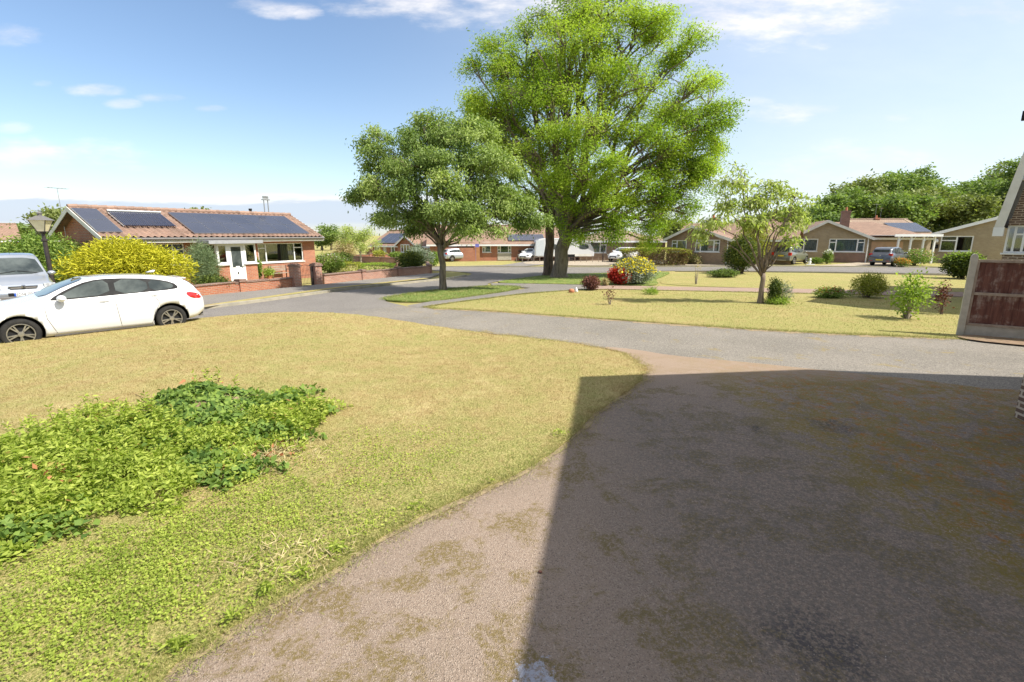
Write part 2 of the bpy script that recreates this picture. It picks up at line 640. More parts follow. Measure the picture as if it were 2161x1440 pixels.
def drive_extra(t, p, c, big, mid):
    sp = t.n('ShaderNodeSeparateXYZ'); t.l(p, sp.inputs[0])
    x, y = sp.outputs[0], sp.outputs[1]
    # damp algae band down the right-hand side and house shadow darkened into the tarmac colour
    mo = t.noise(p, 2.2, 8, .75, dist=.5)
    grain = t.rng(t.noise(p, 38, 4, .75), .40, .58, .25, 1)
    mo2 = t.noise(p, 6.5, 7, .78)
    mo = t.m('ADD', t.m('MULTIPLY', mo, .6), t.m('MULTIPLY', mo2, .4))
    xb = t.m('ADD', x, t.m('MULTIPLY', t.m('SUBTRACT', mid, .5), 1.6))
    house_shade = t.m('MULTIPLY', t.rng(x, .2, 1.8), t.rng(y, 8.6, 5.5))
    c = t.mix(t.m('MULTIPLY', house_shade, t.m('MULTIPLY', grain, .62)), c, (.10, .096, .094))
    band = t.m('MULTIPLY', t.m('MULTIPLY', t.rng(xb, 2.9, 3.5), grain), t.rng(mo, .45, .52))
    c = t.mix(t.m('MULTIPLY', band, .85), c, (.21, .16, .025))
    c = t.mix(t.m('MULTIPLY', t.m('MULTIPLY', t.rng(mo2, .52, .60), grain), t.m('MULTIPLY', t.rng(xb, 3.2, 4.2), .85)), c, (.33, .12, .02))
    # oil stains
    for ox, oy, r in ((1.75, 2.4, .42), (3.9, 5.7, .35), (2.95, 5.6, .22), (1.2, 1.55, .4)):
        d = t.m('SQRT', t.m('ADD', t.m('POWER', t.m('SUBTRACT', x, ox), 2.0), t.m('POWER', t.m('SUBTRACT', y, oy), 2.0)))
        d = t.m('ADD', d, t.m('MULTIPLY', t.m('SUBTRACT', mo, .5), 1.2))
        c = t.mix(t.m('MULTIPLY', t.rng(d, r, r * .2, 0, .6), grain), c, (.04, .042, .05))
    # spilled white paint by the doorstep
    d = t.m('SQRT', t.m('ADD', t.m('POWER', t.m('SUBTRACT', x, .13), 2.0), t.m('POWER', t.m('SUBTRACT', y, 2.17), 2.0)))
    pn = t.noise(p, 12.0, 5, .8)
    d = t.m('ADD', d, t.m('MULTIPLY', t.m('SUBTRACT', pn, .5), .55))
    c = t.mix(t.m('MULTIPLY', t.rng(d, .12, .08, 0, .85), grain), c, (.42, .44, .52))
    # warm sandy skirt where the drive meets the lane
    c = t.mix(t.m('MULTIPLY', t.rng(y, 7.2, 8.6), .7), c, (.36, .265, .19))
    return c


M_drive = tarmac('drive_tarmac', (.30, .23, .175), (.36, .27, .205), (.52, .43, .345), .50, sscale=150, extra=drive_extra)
M_lane = tarmac('lane_tarmac', (.19, .172, .145), (.26, .232, .195), (.44, .40, .34), .42, (.27, .20, .05), 60)
M_road = tarmac('road_asphalt', (.185, .168, .15), (.225, .205, .182), (.34, .31, .28), .30, (.25, .19, .08), 60)
M_pave = tarmac('pavement_asphalt', (.20, .182, .162), (.24, .218, .192), (.36, .33, .29), .36, (.24, .19, .07), 60)
M_pink = tarmac('pink_path', (.33, .23, .18), (.37, .26, .20), (.45, .34, .28), .3, (.3, .22, .08), 60)
M_gravel = tarmac('beige_gravel', (.36, .30, .22), (.42, .35, .26), (.52, .46, .37), .2, (.3, .22, .08), 50)
M_kerb = simple('kerb_concrete', (.36, .32, .25), (.26, .24, .19), 3, .85, bmp=.3)
M_lawn = lawnmat('dry_lawn', 0.34)
M_lawn2 = lawnmat('right_lawn', .78)
M_verge = lawnmat('green_verge', 1.15, (.085, .15, .028))  # vivid green turf, also darkened to stand in for missing tree shade
M_grass = grassmat('dry_grass_blades', 0.34)
M_grass2 = grassmat('verge_grass_blades', .78)
M_grass3 = grassmat('green_grass_blades', 1.15, (.10, .17, .03))  # blades match: green, with tree shade put into the colour


def brickmat(name, c1, c2, mortar, bw=.225, bh=.075, msize=.012):
    m_, t, b, o = newmat(name)
    uv = t.n('ShaderNodeUVMap').outputs[0]
    br = t.n('ShaderNodeTexBrick')
    t.l(uv, br.inputs['Vector'])
    br.inputs['Scale'].default_value = 1.0
    br.inputs['Brick Width'].default_value = bw
    br.inputs['Row Height'].default_value = bh
    br.inputs['Mortar Size'].default_value = msize
    br.inputs['Mortar Smooth'].default_value = .2
    br.inputs['Bias'].default_value = -.1
    br.inputs['Color1'].default_value = c1 + (1,)
    br.inputs['Color2'].default_value = c2 + (1,)
    br.inputs['Mortar'].default_value = mortar + (1,)
    ob = t.n('ShaderNodeTexCoord').outputs['Object']
    nz = t.noise(ob, 1.2, 6, .65)
    n2 = t.noise(ob, 14, 4, .6)
    c = t.mix(t.rng(nz, .35, .75, 0, .35), br.outputs['Color'], tuple(q * .5 for q in c2))
    c = t.mix(t.rng(n2, .5, .8, 0, .35), c, tuple(min(1, q * 1.5) for q in c1))
    t.l(c, b.inputs['Base Color'])
    b.inputs['Roughness'].default_value = .85
    inv = t.m('SUBTRACT', 1.0, br.outputs['Fac'])
    bump(t, b, t.m('ADD', inv, t.m('MULTIPLY', n2, .4)), .5, .01)
    return m_


M_brick_red = brickmat('red_brick', (.44, .145, .07), (.33, .10, .055), (.36, .27, .2))
M_brick_pale = brickmat('weathered_red_brick', (.40, .17, .11), (.30, .12, .085), (.42, .36, .30))
M_brick_brown = brickmat('brown_brick', (.33, .215, .13), (.25, .155, .095), (.34, .28, .21))
M_brick_dark = brickmat('dark_brown_brick', (.17, .10, .065), (.115, .068, .048), (.50, .40, .30), msize=.016)
M_brick_tan = brickmat('tan_brick', (.38, .29, .175), (.30, .22, .13), (.36, .31, .23))
M_brick_plinth = brickmat('plum_brick', (.22, .11, .075), (.15, .08, .06), (.30, .24, .2))
M_tile_pink = brickmat('concrete_pantile', (.46, .30, .215), (.36, .22, .155), (.16, .09, .07), .3, .33, .02)
M_tile_red = brickmat('red_brown_tile', (.29, .185, .13), (.23, .145, .10), (.17, .10, .07), .3, .3, .02)
M_tile_brown = brickmat('brown_tile', (.30, .21, .145), (.24, .165, .115), (.16, .11, .08), .3, .3, .02)
M_tile_dark = brickmat('dark_tile', (.13, .10, .08), (.09, .07, .055), (.05, .04, .035), .3, .3, .02)
M_white = simple('white_upvc', (.80, .80, .79), (.74, .74, .73), 2, .35)
M_fascia = simple('cream_fascia', (.72, .70, .64), (.60, .57, .5), 2, .5)
M_gutter = simple('grey_gutter', (.16, .15, .14), None, 3, .5)
M_black = simple('black_plastic', (.015, .015, .015), (.025, .025, .025), 5, .6, spec=.12)
M_rubber = simple('tyre_rubber', (.02, .02, .02), (.035, .033, .03), 12, .9, spec=.15)
M_alloy = simple('alloy_wheel', (.55, .53, .52), (.42, .41, .4), 9, .3, .85)
M_alloy_dark = simple('dark_alloy', (.09, .085, .085), None, 9, .4, .6)
M_chrome = simple('chrome', (.75, .75, .75), None, 5, .12, 1)
M_white_paint = simple('white_car_paint', (.69, .69, .69), (.66, .66, .66), 1, .25, 0, coat=1)
M_silver_paint = simple('silver_car_paint', (.42, .45, .49), (.38, .41, .45), 1, .32, .55, coat=1)
M_grey_paint = simple('grey_car_paint', (.115, .125, .145), (.09, .10, .115), 1, .28, .3, coat=1)
M_olive_paint = simple('olive_car_paint', (.215, .215, .155), (.18, .18, .13), 1, .28, .35, coat=1)
M_black_paint = simple('black_car_paint', (.03, .03, .032), None, 1, .25, coat=1)
M_red_light = simple('red_lamp', (.50, .02, .015), (.35, .01, .01), 6, .12, coat=1)
M_clear_light = simple('clear_lamp', (.65, .67, .68), (.35, .36, .37), 14, .08, .2, coat=1)
M_yplate = simple('yellow_plate', (.80, .60, .06), None, 3, .4)
M_wplate = simple('white_plate', (.78, .78, .78), None, 3, .4)
M_bluebadge = simple('blue_badge', (.03, .10, .45), None, 3, .4)
M_concrete = simple('concrete_post', (.47, .43, .36), (.37, .34, .28), 6, .85, bmp=.3)
M_fadedwood = simple('weathered_wood', (.36, .29, .23), (.25, .19, .145), 8, .8, bmp=.3)
M_orangewood = simple('orange_wood', (.42, .21, .09), (.33, .15, .07), 5, .7)
M_orangedoor = simple('pale_orange_door', (.62, .40, .25), None, 3, .5)
M_reddoor = simple('red_garage', (.38, .03, .025), None, 3, .5)
M_steel = simple('galvanised_steel', (.5, .5, .5), None, 8, .35, .8)
M_iron = simple('dark_iron', (.035, .03, .03), (.06, .045, .04), 8, .5, .3)
M_rust = simple('rusty_iron', (.14, .055, .035), (.07, .03, .02), 8, .7, .2)
M_lampglass = simple('cream_lamp_glass', (.78, .70, .48), (.70, .62, .42), 6, .35)
M_solar = simple('solar_glass', (.035, .042, .065), (.045, .052, .078), .7, .22, 0, spec=.4, coat=.2)
M_solarfr = simple('solar_frame', (.45, .47, .5), None, 4, .35, .8)
M_tubes = simple('evacuated_tube', (.03, .045, .10), None, 5, .15, .3, coat=1)
M_lead = simple('lead_flashing', (.42, .42, .44), None, 5, .5, .3)
M_edge = simple('worn_turf_edge', (.34, .26, .15), (.22, .165, .105), 17, .95, bmp=.6)
M_dirt = simple('bare_earth', (.17, .11, .07), (.26, .18, .11), 9, .95, bmp=.6)
M_terracotta = simple('terracotta', (.50, .20, .10), (.40, .15, .07), 9, .8)
M_net = simple('net_curtain', (.62, .66, .68), (.48, .52, .55), 22, .9)
M_curtain = simple('yellow_curtain', (.50, .46, .25), (.38, .34, .16), 16, .9)
M_greencurtain = simple('pale_green_blind', (.42, .50, .33), (.30, .38, .22), 16, .9)
M_dark_in = simple('room_shadow', (.07, .065, .055), (.12, .11, .09), 2, .9)
M_cladding = simple('brown_cladding', (.17, .075, .05), (.12, .055, .04), 6, .7)
M_bluesign = simple('blue_sign', (.16, .16, .50), None, 3, .5)


def glassmat():
    m_, t, b, o = newmat('window_glass')
    t.t.nodes.remove(b)
    g = t.n('ShaderNodeBsdfGlossy'); g.inputs['Roughness'].default_value = .02
    tr = t.n('ShaderNodeBsdfTransparent'); tr.inputs[0].default_value = (.80, .84, .82, 1)
    fr = t.n('ShaderNodeFresnel'); fr.inputs[0].default_value = 1.5
    mx = t.n('ShaderNodeMixShader')
    t.l(t.m('MULTIPLY_ADD', fr.outputs[0], 1.5, .06, clamp=True), mx.inputs[0])
    t.l(tr.outputs[0], mx.inputs[1]); t.l(g.outputs[0], mx.inputs[2]); t.l(mx.outputs[0], o.inputs[0])
    return m_


M_glass = glassmat()
M_carglass = simple('car_glass', (.03, .038, .04), (.10, .115, .11), 1.6, .0, 0, spec=.25)


def fencewood():
    m_, t, b, o = newmat('faded_brown_boards')
    ob = t.n('ShaderNodeTexCoord').outputs['Object']
    mp = t.n('ShaderNodeMapping'); mp.inputs['Scale'].default_value = (9, 9, 1.2); t.l(ob, mp.inputs[0])
    n1 = t.noise(mp.outputs[0], 1.6, 6, .65)
    n2 = t.noise(ob, 2.6, 5, .7)
    a = t.n('ShaderNodeAttribute', attribute_name='tint').outputs['Fac']
    c = t.mix(t.rng(n1, .3, .7), (.085, .028, .02), (.16, .062, .042))
    c = t.mix(t.m('MULTIPLY', t.rng(n2, .46, .66), t.rng(n1, .35, .6)), c, (.34, .26, .22))
    t.l(c, b.inputs['Base Color'])
    b.inputs['Roughness'].default_value = .8
    bump(t, b, n1, .4, .01)
    return m_


M_fence = fencewood()


def barkmat(name, c1, c2, sc=6):
    m_, t, b, o = newmat(name)
    ob = t.n('ShaderNodeTexCoord').outputs['Object']
    mp = t.n('ShaderNodeMapping'); mp.inputs['Scale'].default_value = (sc, sc, sc * .18); t.l(ob, mp.inputs[0])
    n1 = t.noise(mp.outputs[0], 1.5, 6, .7)
    n2 = t.noise(ob, 1.1, 4, .6)
    c = t.mix(t.rng(n1, .35, .65), c1, c2)
    c = t.mix(t.rng(n2, .45, .75, 0, .4), c, (.13, .14, .07))
    t.l(c, b.inputs['Base Color'])
    b.inputs['Roughness'].default_value = .9
    bump(t, b, n1, .9, .06)
    return m_


M_bark = barkmat('grey_brown_bark', (.26, .20, .145), (.12, .09, .065))
M_bark_dark = barkmat('reddish_bark', (.20, .13, .09), (.075, .05, .035))
M_bark_pale = barkmat('pale_bark', (.42, .36, .28), (.26, .21, .16))
L_big = leafmat('bright_feathery_leaf', (.16, .27, .025), (.54, .64, .10), .5)
L_mid = leafmat('broad_green_leaf', (.11, .19, .045), (.42, .50, .16), .38, (.52, .50, .26))
L_cherry = leafmat('pale_cherry_leaf', (.24, .32, .06), (.64, .67, .30), .5, (.6, .58, .38))
L_wood = leafmat('woodland_leaf', (.10, .17, .045), (.32, .40, .12), .32)
L_wood2 = leafmat('woodland_leaf_olive', (.12, .15, .045), (.32, .36, .12), .3)
L_gold = leafmat('golden_conifer', (.34, .34, .02), (.68, .62, .045), .25)
L_pine = leafmat('blue_green_needles', (.09, .14, .07), (.25, .31, .15), .2)
L_green = leafmat('fresh_green_leaf', (.10, .18, .035), (.32, .41, .09), .35)
L_lime = leafmat('lime_leaf', (.16, .26, .03), (.42, .52, .10), .4)
L_yellow = leafmat('yellow_green_leaf', (.18, .21, .03), (.46, .45, .07), .3)
L_darkg = leafmat('dark_green_leaf', (.03, .06, .015), (.16, .20, .035), .2)
L_brownhedge = leafmat('thin_brown_hedge', (.10, .06, .03), (.28, .20, .08), .15)
L_maroon = leafmat('maroon_leaf', (.09, .03, .025), (.26, .11, .085), .2)
L_red = leafmat('scarlet_leaf', (.28, .02, .012), (.60, .055, .035), .35)
L_grey = leafmat('grey_green_leaf', (.13, .17, .11), (.36, .40, .31), .2)
L_flower = leafmat('yellow_flower', (.62, .48, .01), (.82, .70, .03), .2)
L_white = leafmat('white_petal', (.68, .66, .66), (.80, .80, .80), .2)
L_orange = leafmat('orange_petal', (.62, .22, .05), (.75, .36, .10), .3)
L_pink = leafmat('pink_petal', (.42, .24, .22), (.55, .34, .30), .3)
L_plume = leafmat('buff_plume', (.38, .30, .15), (.56, .46, .27), .3)
L_ivy = leafmat('ivy_leaf', (.07, .14, .03), (.26, .36, .07), .3, (.36, .42, .12))
L_weed = leafmat('weed_leaf', (.19, .27, .03), (.52, .58, .12), .45, (.36, .20, .08))
L_deadleaf = leafmat('dead_leaf', (.28, .10, .04), (.45, .22, .10), .1)
L_straw = leafmat('straw', (.42, .33, .16), (.60, .50, .28), .1)
M_grit = leafmat('grit_stone', (.10, .085, .07), (.55, .48, .40), .0)
# ------------------------------------------------------------------ ground, roads, lawns
def ground_grid():
    a = list(np.concatenate([np.array([-900, -400, -220, -140, -100, -80]), np.arange(-66, 66, 1.0), np.array([70, 80, 100, 140, 220, 400, 900])]))
    bb = list(np.concatenate([np.array([-300, -100, -40, -20]), np.arange(-10, 80, 1.0), np.array([90, 110, 150, 220, 400, 1200])]))
    vs = [(x, y, gz(x, y) - .03) for y in bb for x in a]
    n = len(a)
    fs = [(j * n + i, j * n + i + 1, (j + 1) * n + i + 1, (j + 1) * n + i) for j in range(len(bb) - 1) for i in range(n - 1)]
    me = bpy.data.meshes.new('ground'); me.from_pydata(vs, [], fs); me.update()
    tag(link_mesh('ground', me, M_lawn2), kind='structure')


ground_grid()

# main road: along the left, round the corner and across behind the trees
far_kerb = [(-420, 800), (0, 705), (410, 656), (560, 637), (700, 617), (800, 605), (880, 597), (945, 590), (985, 583), (1000, 577), (960, 573), (905, 571)]
sheet('road', P((-600, 1050), (-420, 800), *far_kerb[1:], (905, 563), (1000, 564), (1300, 564), (1500, 563), (1700, 563), (1960, 565), (2300, 569), (2300, 581), (1990, 578), (1700, 573),
      (1420, 571), (1300, 575), (1160, 579), (1090, 588), (1030, 597), (1030, 603), (940, 611), (850, 623), (800, 633), (862, 648), (900, 655), (780, 680), (640, 673), (520, 678), (410, 690), (200, 712), (0, 750), ('w', -9.3, 6), ('w', -9.3, 0), ('w', -14, -3)),
      0.0, .8, M_road, smooth=1)
# lane in front of the drive
sheet('lane', P((640, 666), (760, 655), (862, 645), (1010, 656), (1200, 670), (1450, 688), (1700, 704), (2020, 716), (2400, 738), (2700, 860), (2161, 830), (1900, 800), (1700, 785), (1450, 768), (1300, 742), (1200, 727), (1050, 710), (900, 694), (780, 680), (640, 671)),
      .005, .4, M_lane, smooth=1)
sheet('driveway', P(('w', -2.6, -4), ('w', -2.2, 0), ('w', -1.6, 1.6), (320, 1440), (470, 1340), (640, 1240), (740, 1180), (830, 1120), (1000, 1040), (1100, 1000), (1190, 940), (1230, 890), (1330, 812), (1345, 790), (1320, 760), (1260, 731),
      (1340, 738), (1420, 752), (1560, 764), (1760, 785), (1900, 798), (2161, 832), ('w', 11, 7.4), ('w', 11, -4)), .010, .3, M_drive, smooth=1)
# pavement and kerb before the walled garden
sheet('pavement', P((-420, 770), (0, 684), (410, 630), (560, 615), (700, 601), (800, 590), (900, 580), (935, 578), (900, 590), (800, 602), (700, 613), (560, 632), (410, 652), (0, 700), (-420, 792)), .075, .6, M_pave, skirt=.12, smooth=0)


def ragged(poly, amp=.045, step=.14):
    poly = smooth_poly(poly, 2)
    out = []
    n = len(poly)
    for i in range(n):
        a, b = Vector(poly[i]), Vector(poly[(i + 1) % n])
        k = max(1, int((b - a).length / step))
        for j in range(k):
            p = a.lerp(b, j / k)
            q = math.sin(p.x * 9.1 + p.y * 4.3) * .5 + math.sin(p.x * 23.7 - p.y * 17.9) * .5 + random.uniform(-.6, .6)
            out.append((p.x + q * amp, p.y + q * amp * .7))
    return out


def strip(name, pts, w_, lift, mat, skirt=.12, rag=0.0):
    a = P(*pts)
    L_, R_ = [], []
    for i in range(len(a)):
        p, q = Vector(a[max(0, i - 1)]), Vector(a[min(len(a) - 1, i + 1)])
        d = (q - p).normalized(); nn = Vector((-d.y, d.x)) * w_ * .5
        L_.append(tuple(Vector(a[i]) + nn)); R_.append(tuple(Vector(a[i]) - nn))
    pl = L_ + R_[::-1]
    if rag: pl = ragged(pl, rag, .12)
    return sheet(name, pl, lift, .5, mat, skirt, smooth=0)


strip('kerb', [(-420, 797), (0, 703), (410, 655), (560, 635.5), (700, 615.5), (800, 604), (880, 596), (945, 589.5), (983, 583)], .16, .09, M_kerb)
strip('grass_verge_strip', [(420, 653), (560, 632), (700, 612), (800, 601), (900, 590)], .5, .082, M_lawn, 0)
# far pavement edge and driveways beyond the cross road
strip('kerb', [(905, 563), (1000, 563.3), (1300, 563), (1500, 562), (1700, 562), (1960, 564), (2200, 568)], .18, .05, M_kerb)
strip('kerb', [(1425, 573), (1700, 575), (1960, 580), (2200, 586)], .16, .05, M_kerb)
sheet('gravel_drive', P((1085, 556), (1150, 549), (1420, 549), (1430, 557), (1290, 561), (1190, 561)), .02, 1.0, M_gravel, smooth=1)
sheet('driveway', P((960, 562), (1060, 560), (1110, 552), (1215, 549), (1190, 556), (1110, 562)), .012, 1.0, M_pave, smooth=0)
sheet('driveway', P((1420, 561), (1460, 552), (1560, 552), (1620, 561)), .02, 1.0, M_gravel, smooth=0)
sheet('driveway', P((1720, 562), (1830, 553), (1925, 553), (1905, 563)), .02, 1.0, M_gravel, smooth=0)
sheet('driveway', P((-250, 690), (-250, 640), (40, 610), (200, 612), (60, 650), (-60, 690)), .02, 1.0, M_pave, smooth=0)
# footpaths on this side
sheet('footpath', P((1035, 598), (1160, 600), (1250, 602.3), (1250, 611), (1235, 611), (1110, 619), (1010, 632), (925, 643), (880, 650), (858, 646), (925, 634), (1040, 620), (1120, 608), (1040, 606)),
      .012, .7, M_pave, smooth=0)
sheet('footpath', P((1250, 602.3), (1290, 603), (1400, 605), (2030, 617), (2400, 625), (2400, 636), (2030, 627), (1400, 613), (1290, 611), (1250, 611)), .012, .7, M_pink, smooth=0)
V_tree = P((802, 633), (850, 623), (940, 611.5), (1040, 604), (1100, 606), (1085, 614), (1000, 626), (915, 637), (845, 638))
sheet('grass_verge', ragged(V_tree), .03, .5, M_verge, .04, smooth=0)
V_big = P((1030, 598), (1090, 589), (1160, 580), (1300, 576), (1420, 573), (1400, 584), (1380, 590), (1395, 604), (1290, 602.5), (1160, 599.5))
sheet('grass_verge', ragged(V_big), .03, .6, M_verge, .04, smooth=0)
V_right = P((885, 651), (930, 644), (1010, 633), (1120, 619.5), (1240, 611.5), (1400, 614), (2030, 628), (2300, 634), (2500, 690), (2400, 733), (2020, 716), (1700, 703), (1450, 687), (1200, 669), (1010, 655.5))
sheet('right_lawn', ragged(V_right, .08), .012, .4, M_lawn2, .02, smooth=0)
V_mid = P((1400, 604), (1390, 590), (1440, 583), (1700, 579), (1960, 584), (2200, 590), (2400, 622), (2030, 616))
sheet('middle_lawn', ragged(V_mid), -.012, .6, M_lawn2, .0, smooth=0)
# front lawn, raised a little towards the parked car
V_front = P((-300, 800), (0, 742), (200, 709), (410, 687), (520, 676), (640, 670), (780, 678), (900, 692), (1050, 708), (1200, 724), (1290, 740), (1345, 760), (1370, 785), (1345, 815), (1240, 885), (1195, 940), (1100, 1003), (1000, 1043), (830, 1123),
            (740, 1183), (640, 1243), (470, 1343), (325, 1443), ('w', -1.6, 1.5), ('w', -2.3, 0), ('w', -2.7, -4), ('w', -9.0, -4), ('w', -9.0, 4))


def front_lift(x, y):
    return .03 + .16 * ss(2, 7.5, -x + .25 * (y - 6)) * ss(-2, 3, y)


V_front_r = ragged(V_front)
o_, V_front_s = sheet('front_lawn', V_front_r, front_lift, .3, M_lawn, .25, smooth=0)
# worn earth beside the fence foot
sheet('bare_soil', P((2010, 712), (2060, 710), (2300, 728), (2300, 745), (2161, 733), (2050, 722)), .045, .3, M_dirt, smooth=1)


def blades(name, poly, n, lift, mat, hmin, hmax, dmax, wk=.0014, region=None):
    """short turf blades, denser near the house than far away"""
    xs = [p[0] for p in poly]; ys = [p[1] for p in poly]
    m_ = n * 9
    x = RNG.uniform(min(xs), max(xs), m_); y = RNG.uniform(min(ys), max(ys), m_)
    d = np.hypot(x, y) + .5
    k = RNG.random(m_) < np.minimum(1, (2.6 / d) ** 1.6)
    k &= (d < dmax) & inside(x, y, poly) & (y > -1)
    x, y, d = x[k][:n], y[k][:n], d[k][:n]
    z = ngz(x, y) + (lift(x, y) if callable(lift) else lift) - .004
    N = len(x)
    tint = RNG.random(N)
    h = RNG.uniform(hmin, hmax, N) * (1 + d * .03)
    wd = wk * (1 + d * .13)
    th = RNG.uniform(0, 2 * np.pi, N)
    lean = RNG.uniform(.2, 1.5, N) * h
    la = RNG.uniform(0, 2 * np.pi, N)
    p = np.stack([x, y, z], 1)
    sx = np.stack([np.cos(th) * wd, np.sin(th) * wd, np.zeros(N)], 1)
    tip = p + np.stack([np.cos(la) * lean, np.sin(la) * lean, h], 1)
    V = np.stack([p - sx, p + sx, tip], 1).reshape(-1, 3)
    o = np_mesh(name, V, 3, mat, None, tint)
    return tag(o, 'short turf blades of ' + name.replace('_', ' '), 'grass', kind='stuff')


def n_front_lift(x, y):
    return .03 + .16 * nss(2, 7.5, -x + .25 * (y - 6)) * nss(-2, 3, y)


blades('front_lawn_grass', V_front_s, 420000, n_front_lift, M_grass, .008, .028, 17)
blades('right_lawn_grass', smooth_poly(V_right), 110000, .012, M_grass2, .01, .03, 24, .002)
blades('verge_grass', smooth_poly(V_tree), 26000, .03, M_grass3, .02, .05, 40, .002)
blades('shaded_verge_grass', smooth_poly(V_big), 26000, .03, M_grass3, .02, .05, 45, .002)


strip('worn_edge', [(700, 672), (780, 679), (900, 693), (1050, 709), (1200, 726), (1290, 742), (1345, 763), (1366, 785), (1345, 815), (1240, 885), (1195, 940), (1100, 1003), (1000, 1043), (830, 1123), (740, 1183), (640, 1243), (470, 1343), (325, 1443)], .12, .016, M_edge, 0, .085)
strip('worn_edge', [(900, 652), (1010, 656.5), (1200, 670), (1450, 688), (1700, 704), (2020, 717)], .26, .009, M_edge, 0, .11)


def edge_tufts(name, poly, n, lift, mat, dmax, hmin=.02, hmax=.055, spread=.07):
    """longer unmown blades leaning over the edge of the turf"""
    a = np.array(poly); b = np.roll(a, -1, 0)
    L = np.hypot(*(b - a).T); dm = np.hypot(*((a + b) / 2).T)
    wgt = L * (dm < dmax) * (a[:, 1] > -.5) / np.maximum(2, dm) ** 1.0
    i = RNG.choice(len(a), n, p=wgt / wgt.sum())
    f = RNG.random((n, 1))
    p = a[i] * (1 - f) + b[i] * f + RNG.normal(size=(n, 2)) * spread * (.4 + .9 * np.abs(np.sin(a[i, :1] * 7 + a[i, 1:] * 5)))
    x, y = p[:, 0], p[:, 1]
    z = ngz(x, y) + np.minimum(.03, lift(x, y) if callable(lift) else lift)
    d = np.hypot(x, y)
    h = RNG.uniform(hmin, hmax, n); wd = .0016 * (1 + d * .12)
    th, la = RNG.uniform(0, 2 * np.pi, (2, n))
    lean = RNG.uniform(.5, 2.2, n) * h
    q = np.stack([x, y, z], 1); sx = np.stack([np.cos(th) * wd, np.sin(th) * wd, np.zeros(n)], 1)
    V = np.stack([q - sx, q + sx, q + np.stack([np.cos(la) * lean, np.sin(la) * lean, h], 1)], 1).reshape(-1, 3)
    tag(np_mesh(name, V, 3, mat, None, RNG.uniform(.35, 1, n)), 'unmown grass along the ' + name.replace('_', ' '), 'grass', kind='stuff')


edge_tufts('front_lawn_edge', V_front_r, 34000, n_front_lift, M_grass, 20, .012, .036, .085)
edge_tufts('right_lawn_edge', smooth_poly(V_right), 16000, .012, M_grass2, 26, .03, .07, .08)
edge_tufts('verge_edge', smooth_poly(V_tree), 6000, .03, M_grass3, 40, .03, .08, .1)


def grit():
    """loose stones and crumbs on the drive and lane"""
    rng = np.random.default_rng(31); n = 5200
    x = rng.uniform(-1.8, 9, n * 3); y = rng.uniform(1.0, 11.5, n * 3)
    k = (rng.random(n * 3) < np.minimum(1, 2.2 / np.hypot(x, y))) & ~inside(x, y, V_front_r) & (y < 6.2 + x * .6 + 3) & ~((x > 6) & (y < 6.2))
    x, y = x[k][:n], y[k][:n]; n = len(x)
    z = ngz(x, y) + .011
    s_ = rng.uniform(.0016, .0042, n) * (1 + .05 * np.hypot(x, y))
    c = np.stack([x, y, z], 1)
    an = rng.uniform(0, 6.28, n)
    V = []
    base = [np.stack([np.cos(an + t) * s_ * r, np.sin(an + t) * s_ * r, np.zeros(n)], 1) for t, r in ((0, 1.2), (2.1, .9), (4.2, 1.1))]
    top = c + np.stack([np.zeros(n), np.zeros(n), s_ * 1.1], 1)
    for q in range(3): V += [c + base[q], c + base[(q + 1) % 3], top]
    V = np.stack(V, 1).reshape(-1, 3)
    tag(np_mesh('loose_grit', V, 3, M_grit, None, np.repeat(rng.random(n), 3)), 'loose pale and dark grit lying on the drive', 'grit', kind='stuff')


grit()
# ------------------------------------------------------------------ walls and buildings
def open_wall(mb, L, H, th, holes, y0=0.0, mi=0):
    """a straight wall along x with rectangular holes (x0, x1, z0, z1)"""
    xs = sorted({0, L, *[h[0] for h in holes], *[h[1] for h in holes]})
    for i in range(len(xs) - 1):
        a, b = xs[i], xs[i + 1]
        if b - a < 1e-4: continue
        mid_ = (a + b) / 2
        hs_ = sorted([(h[2], h[3]) for h in holes if h[0] < mid_ < h[1]])
        z = 0 - .3
        for z0, z1 in hs_:
            if z0 > z: mb.box(a, b, y0, y0 + th, z, z0, mi)
            z = z1
        if z < H: mb.box(a, b, y0, y0 + th, z, H, mi)


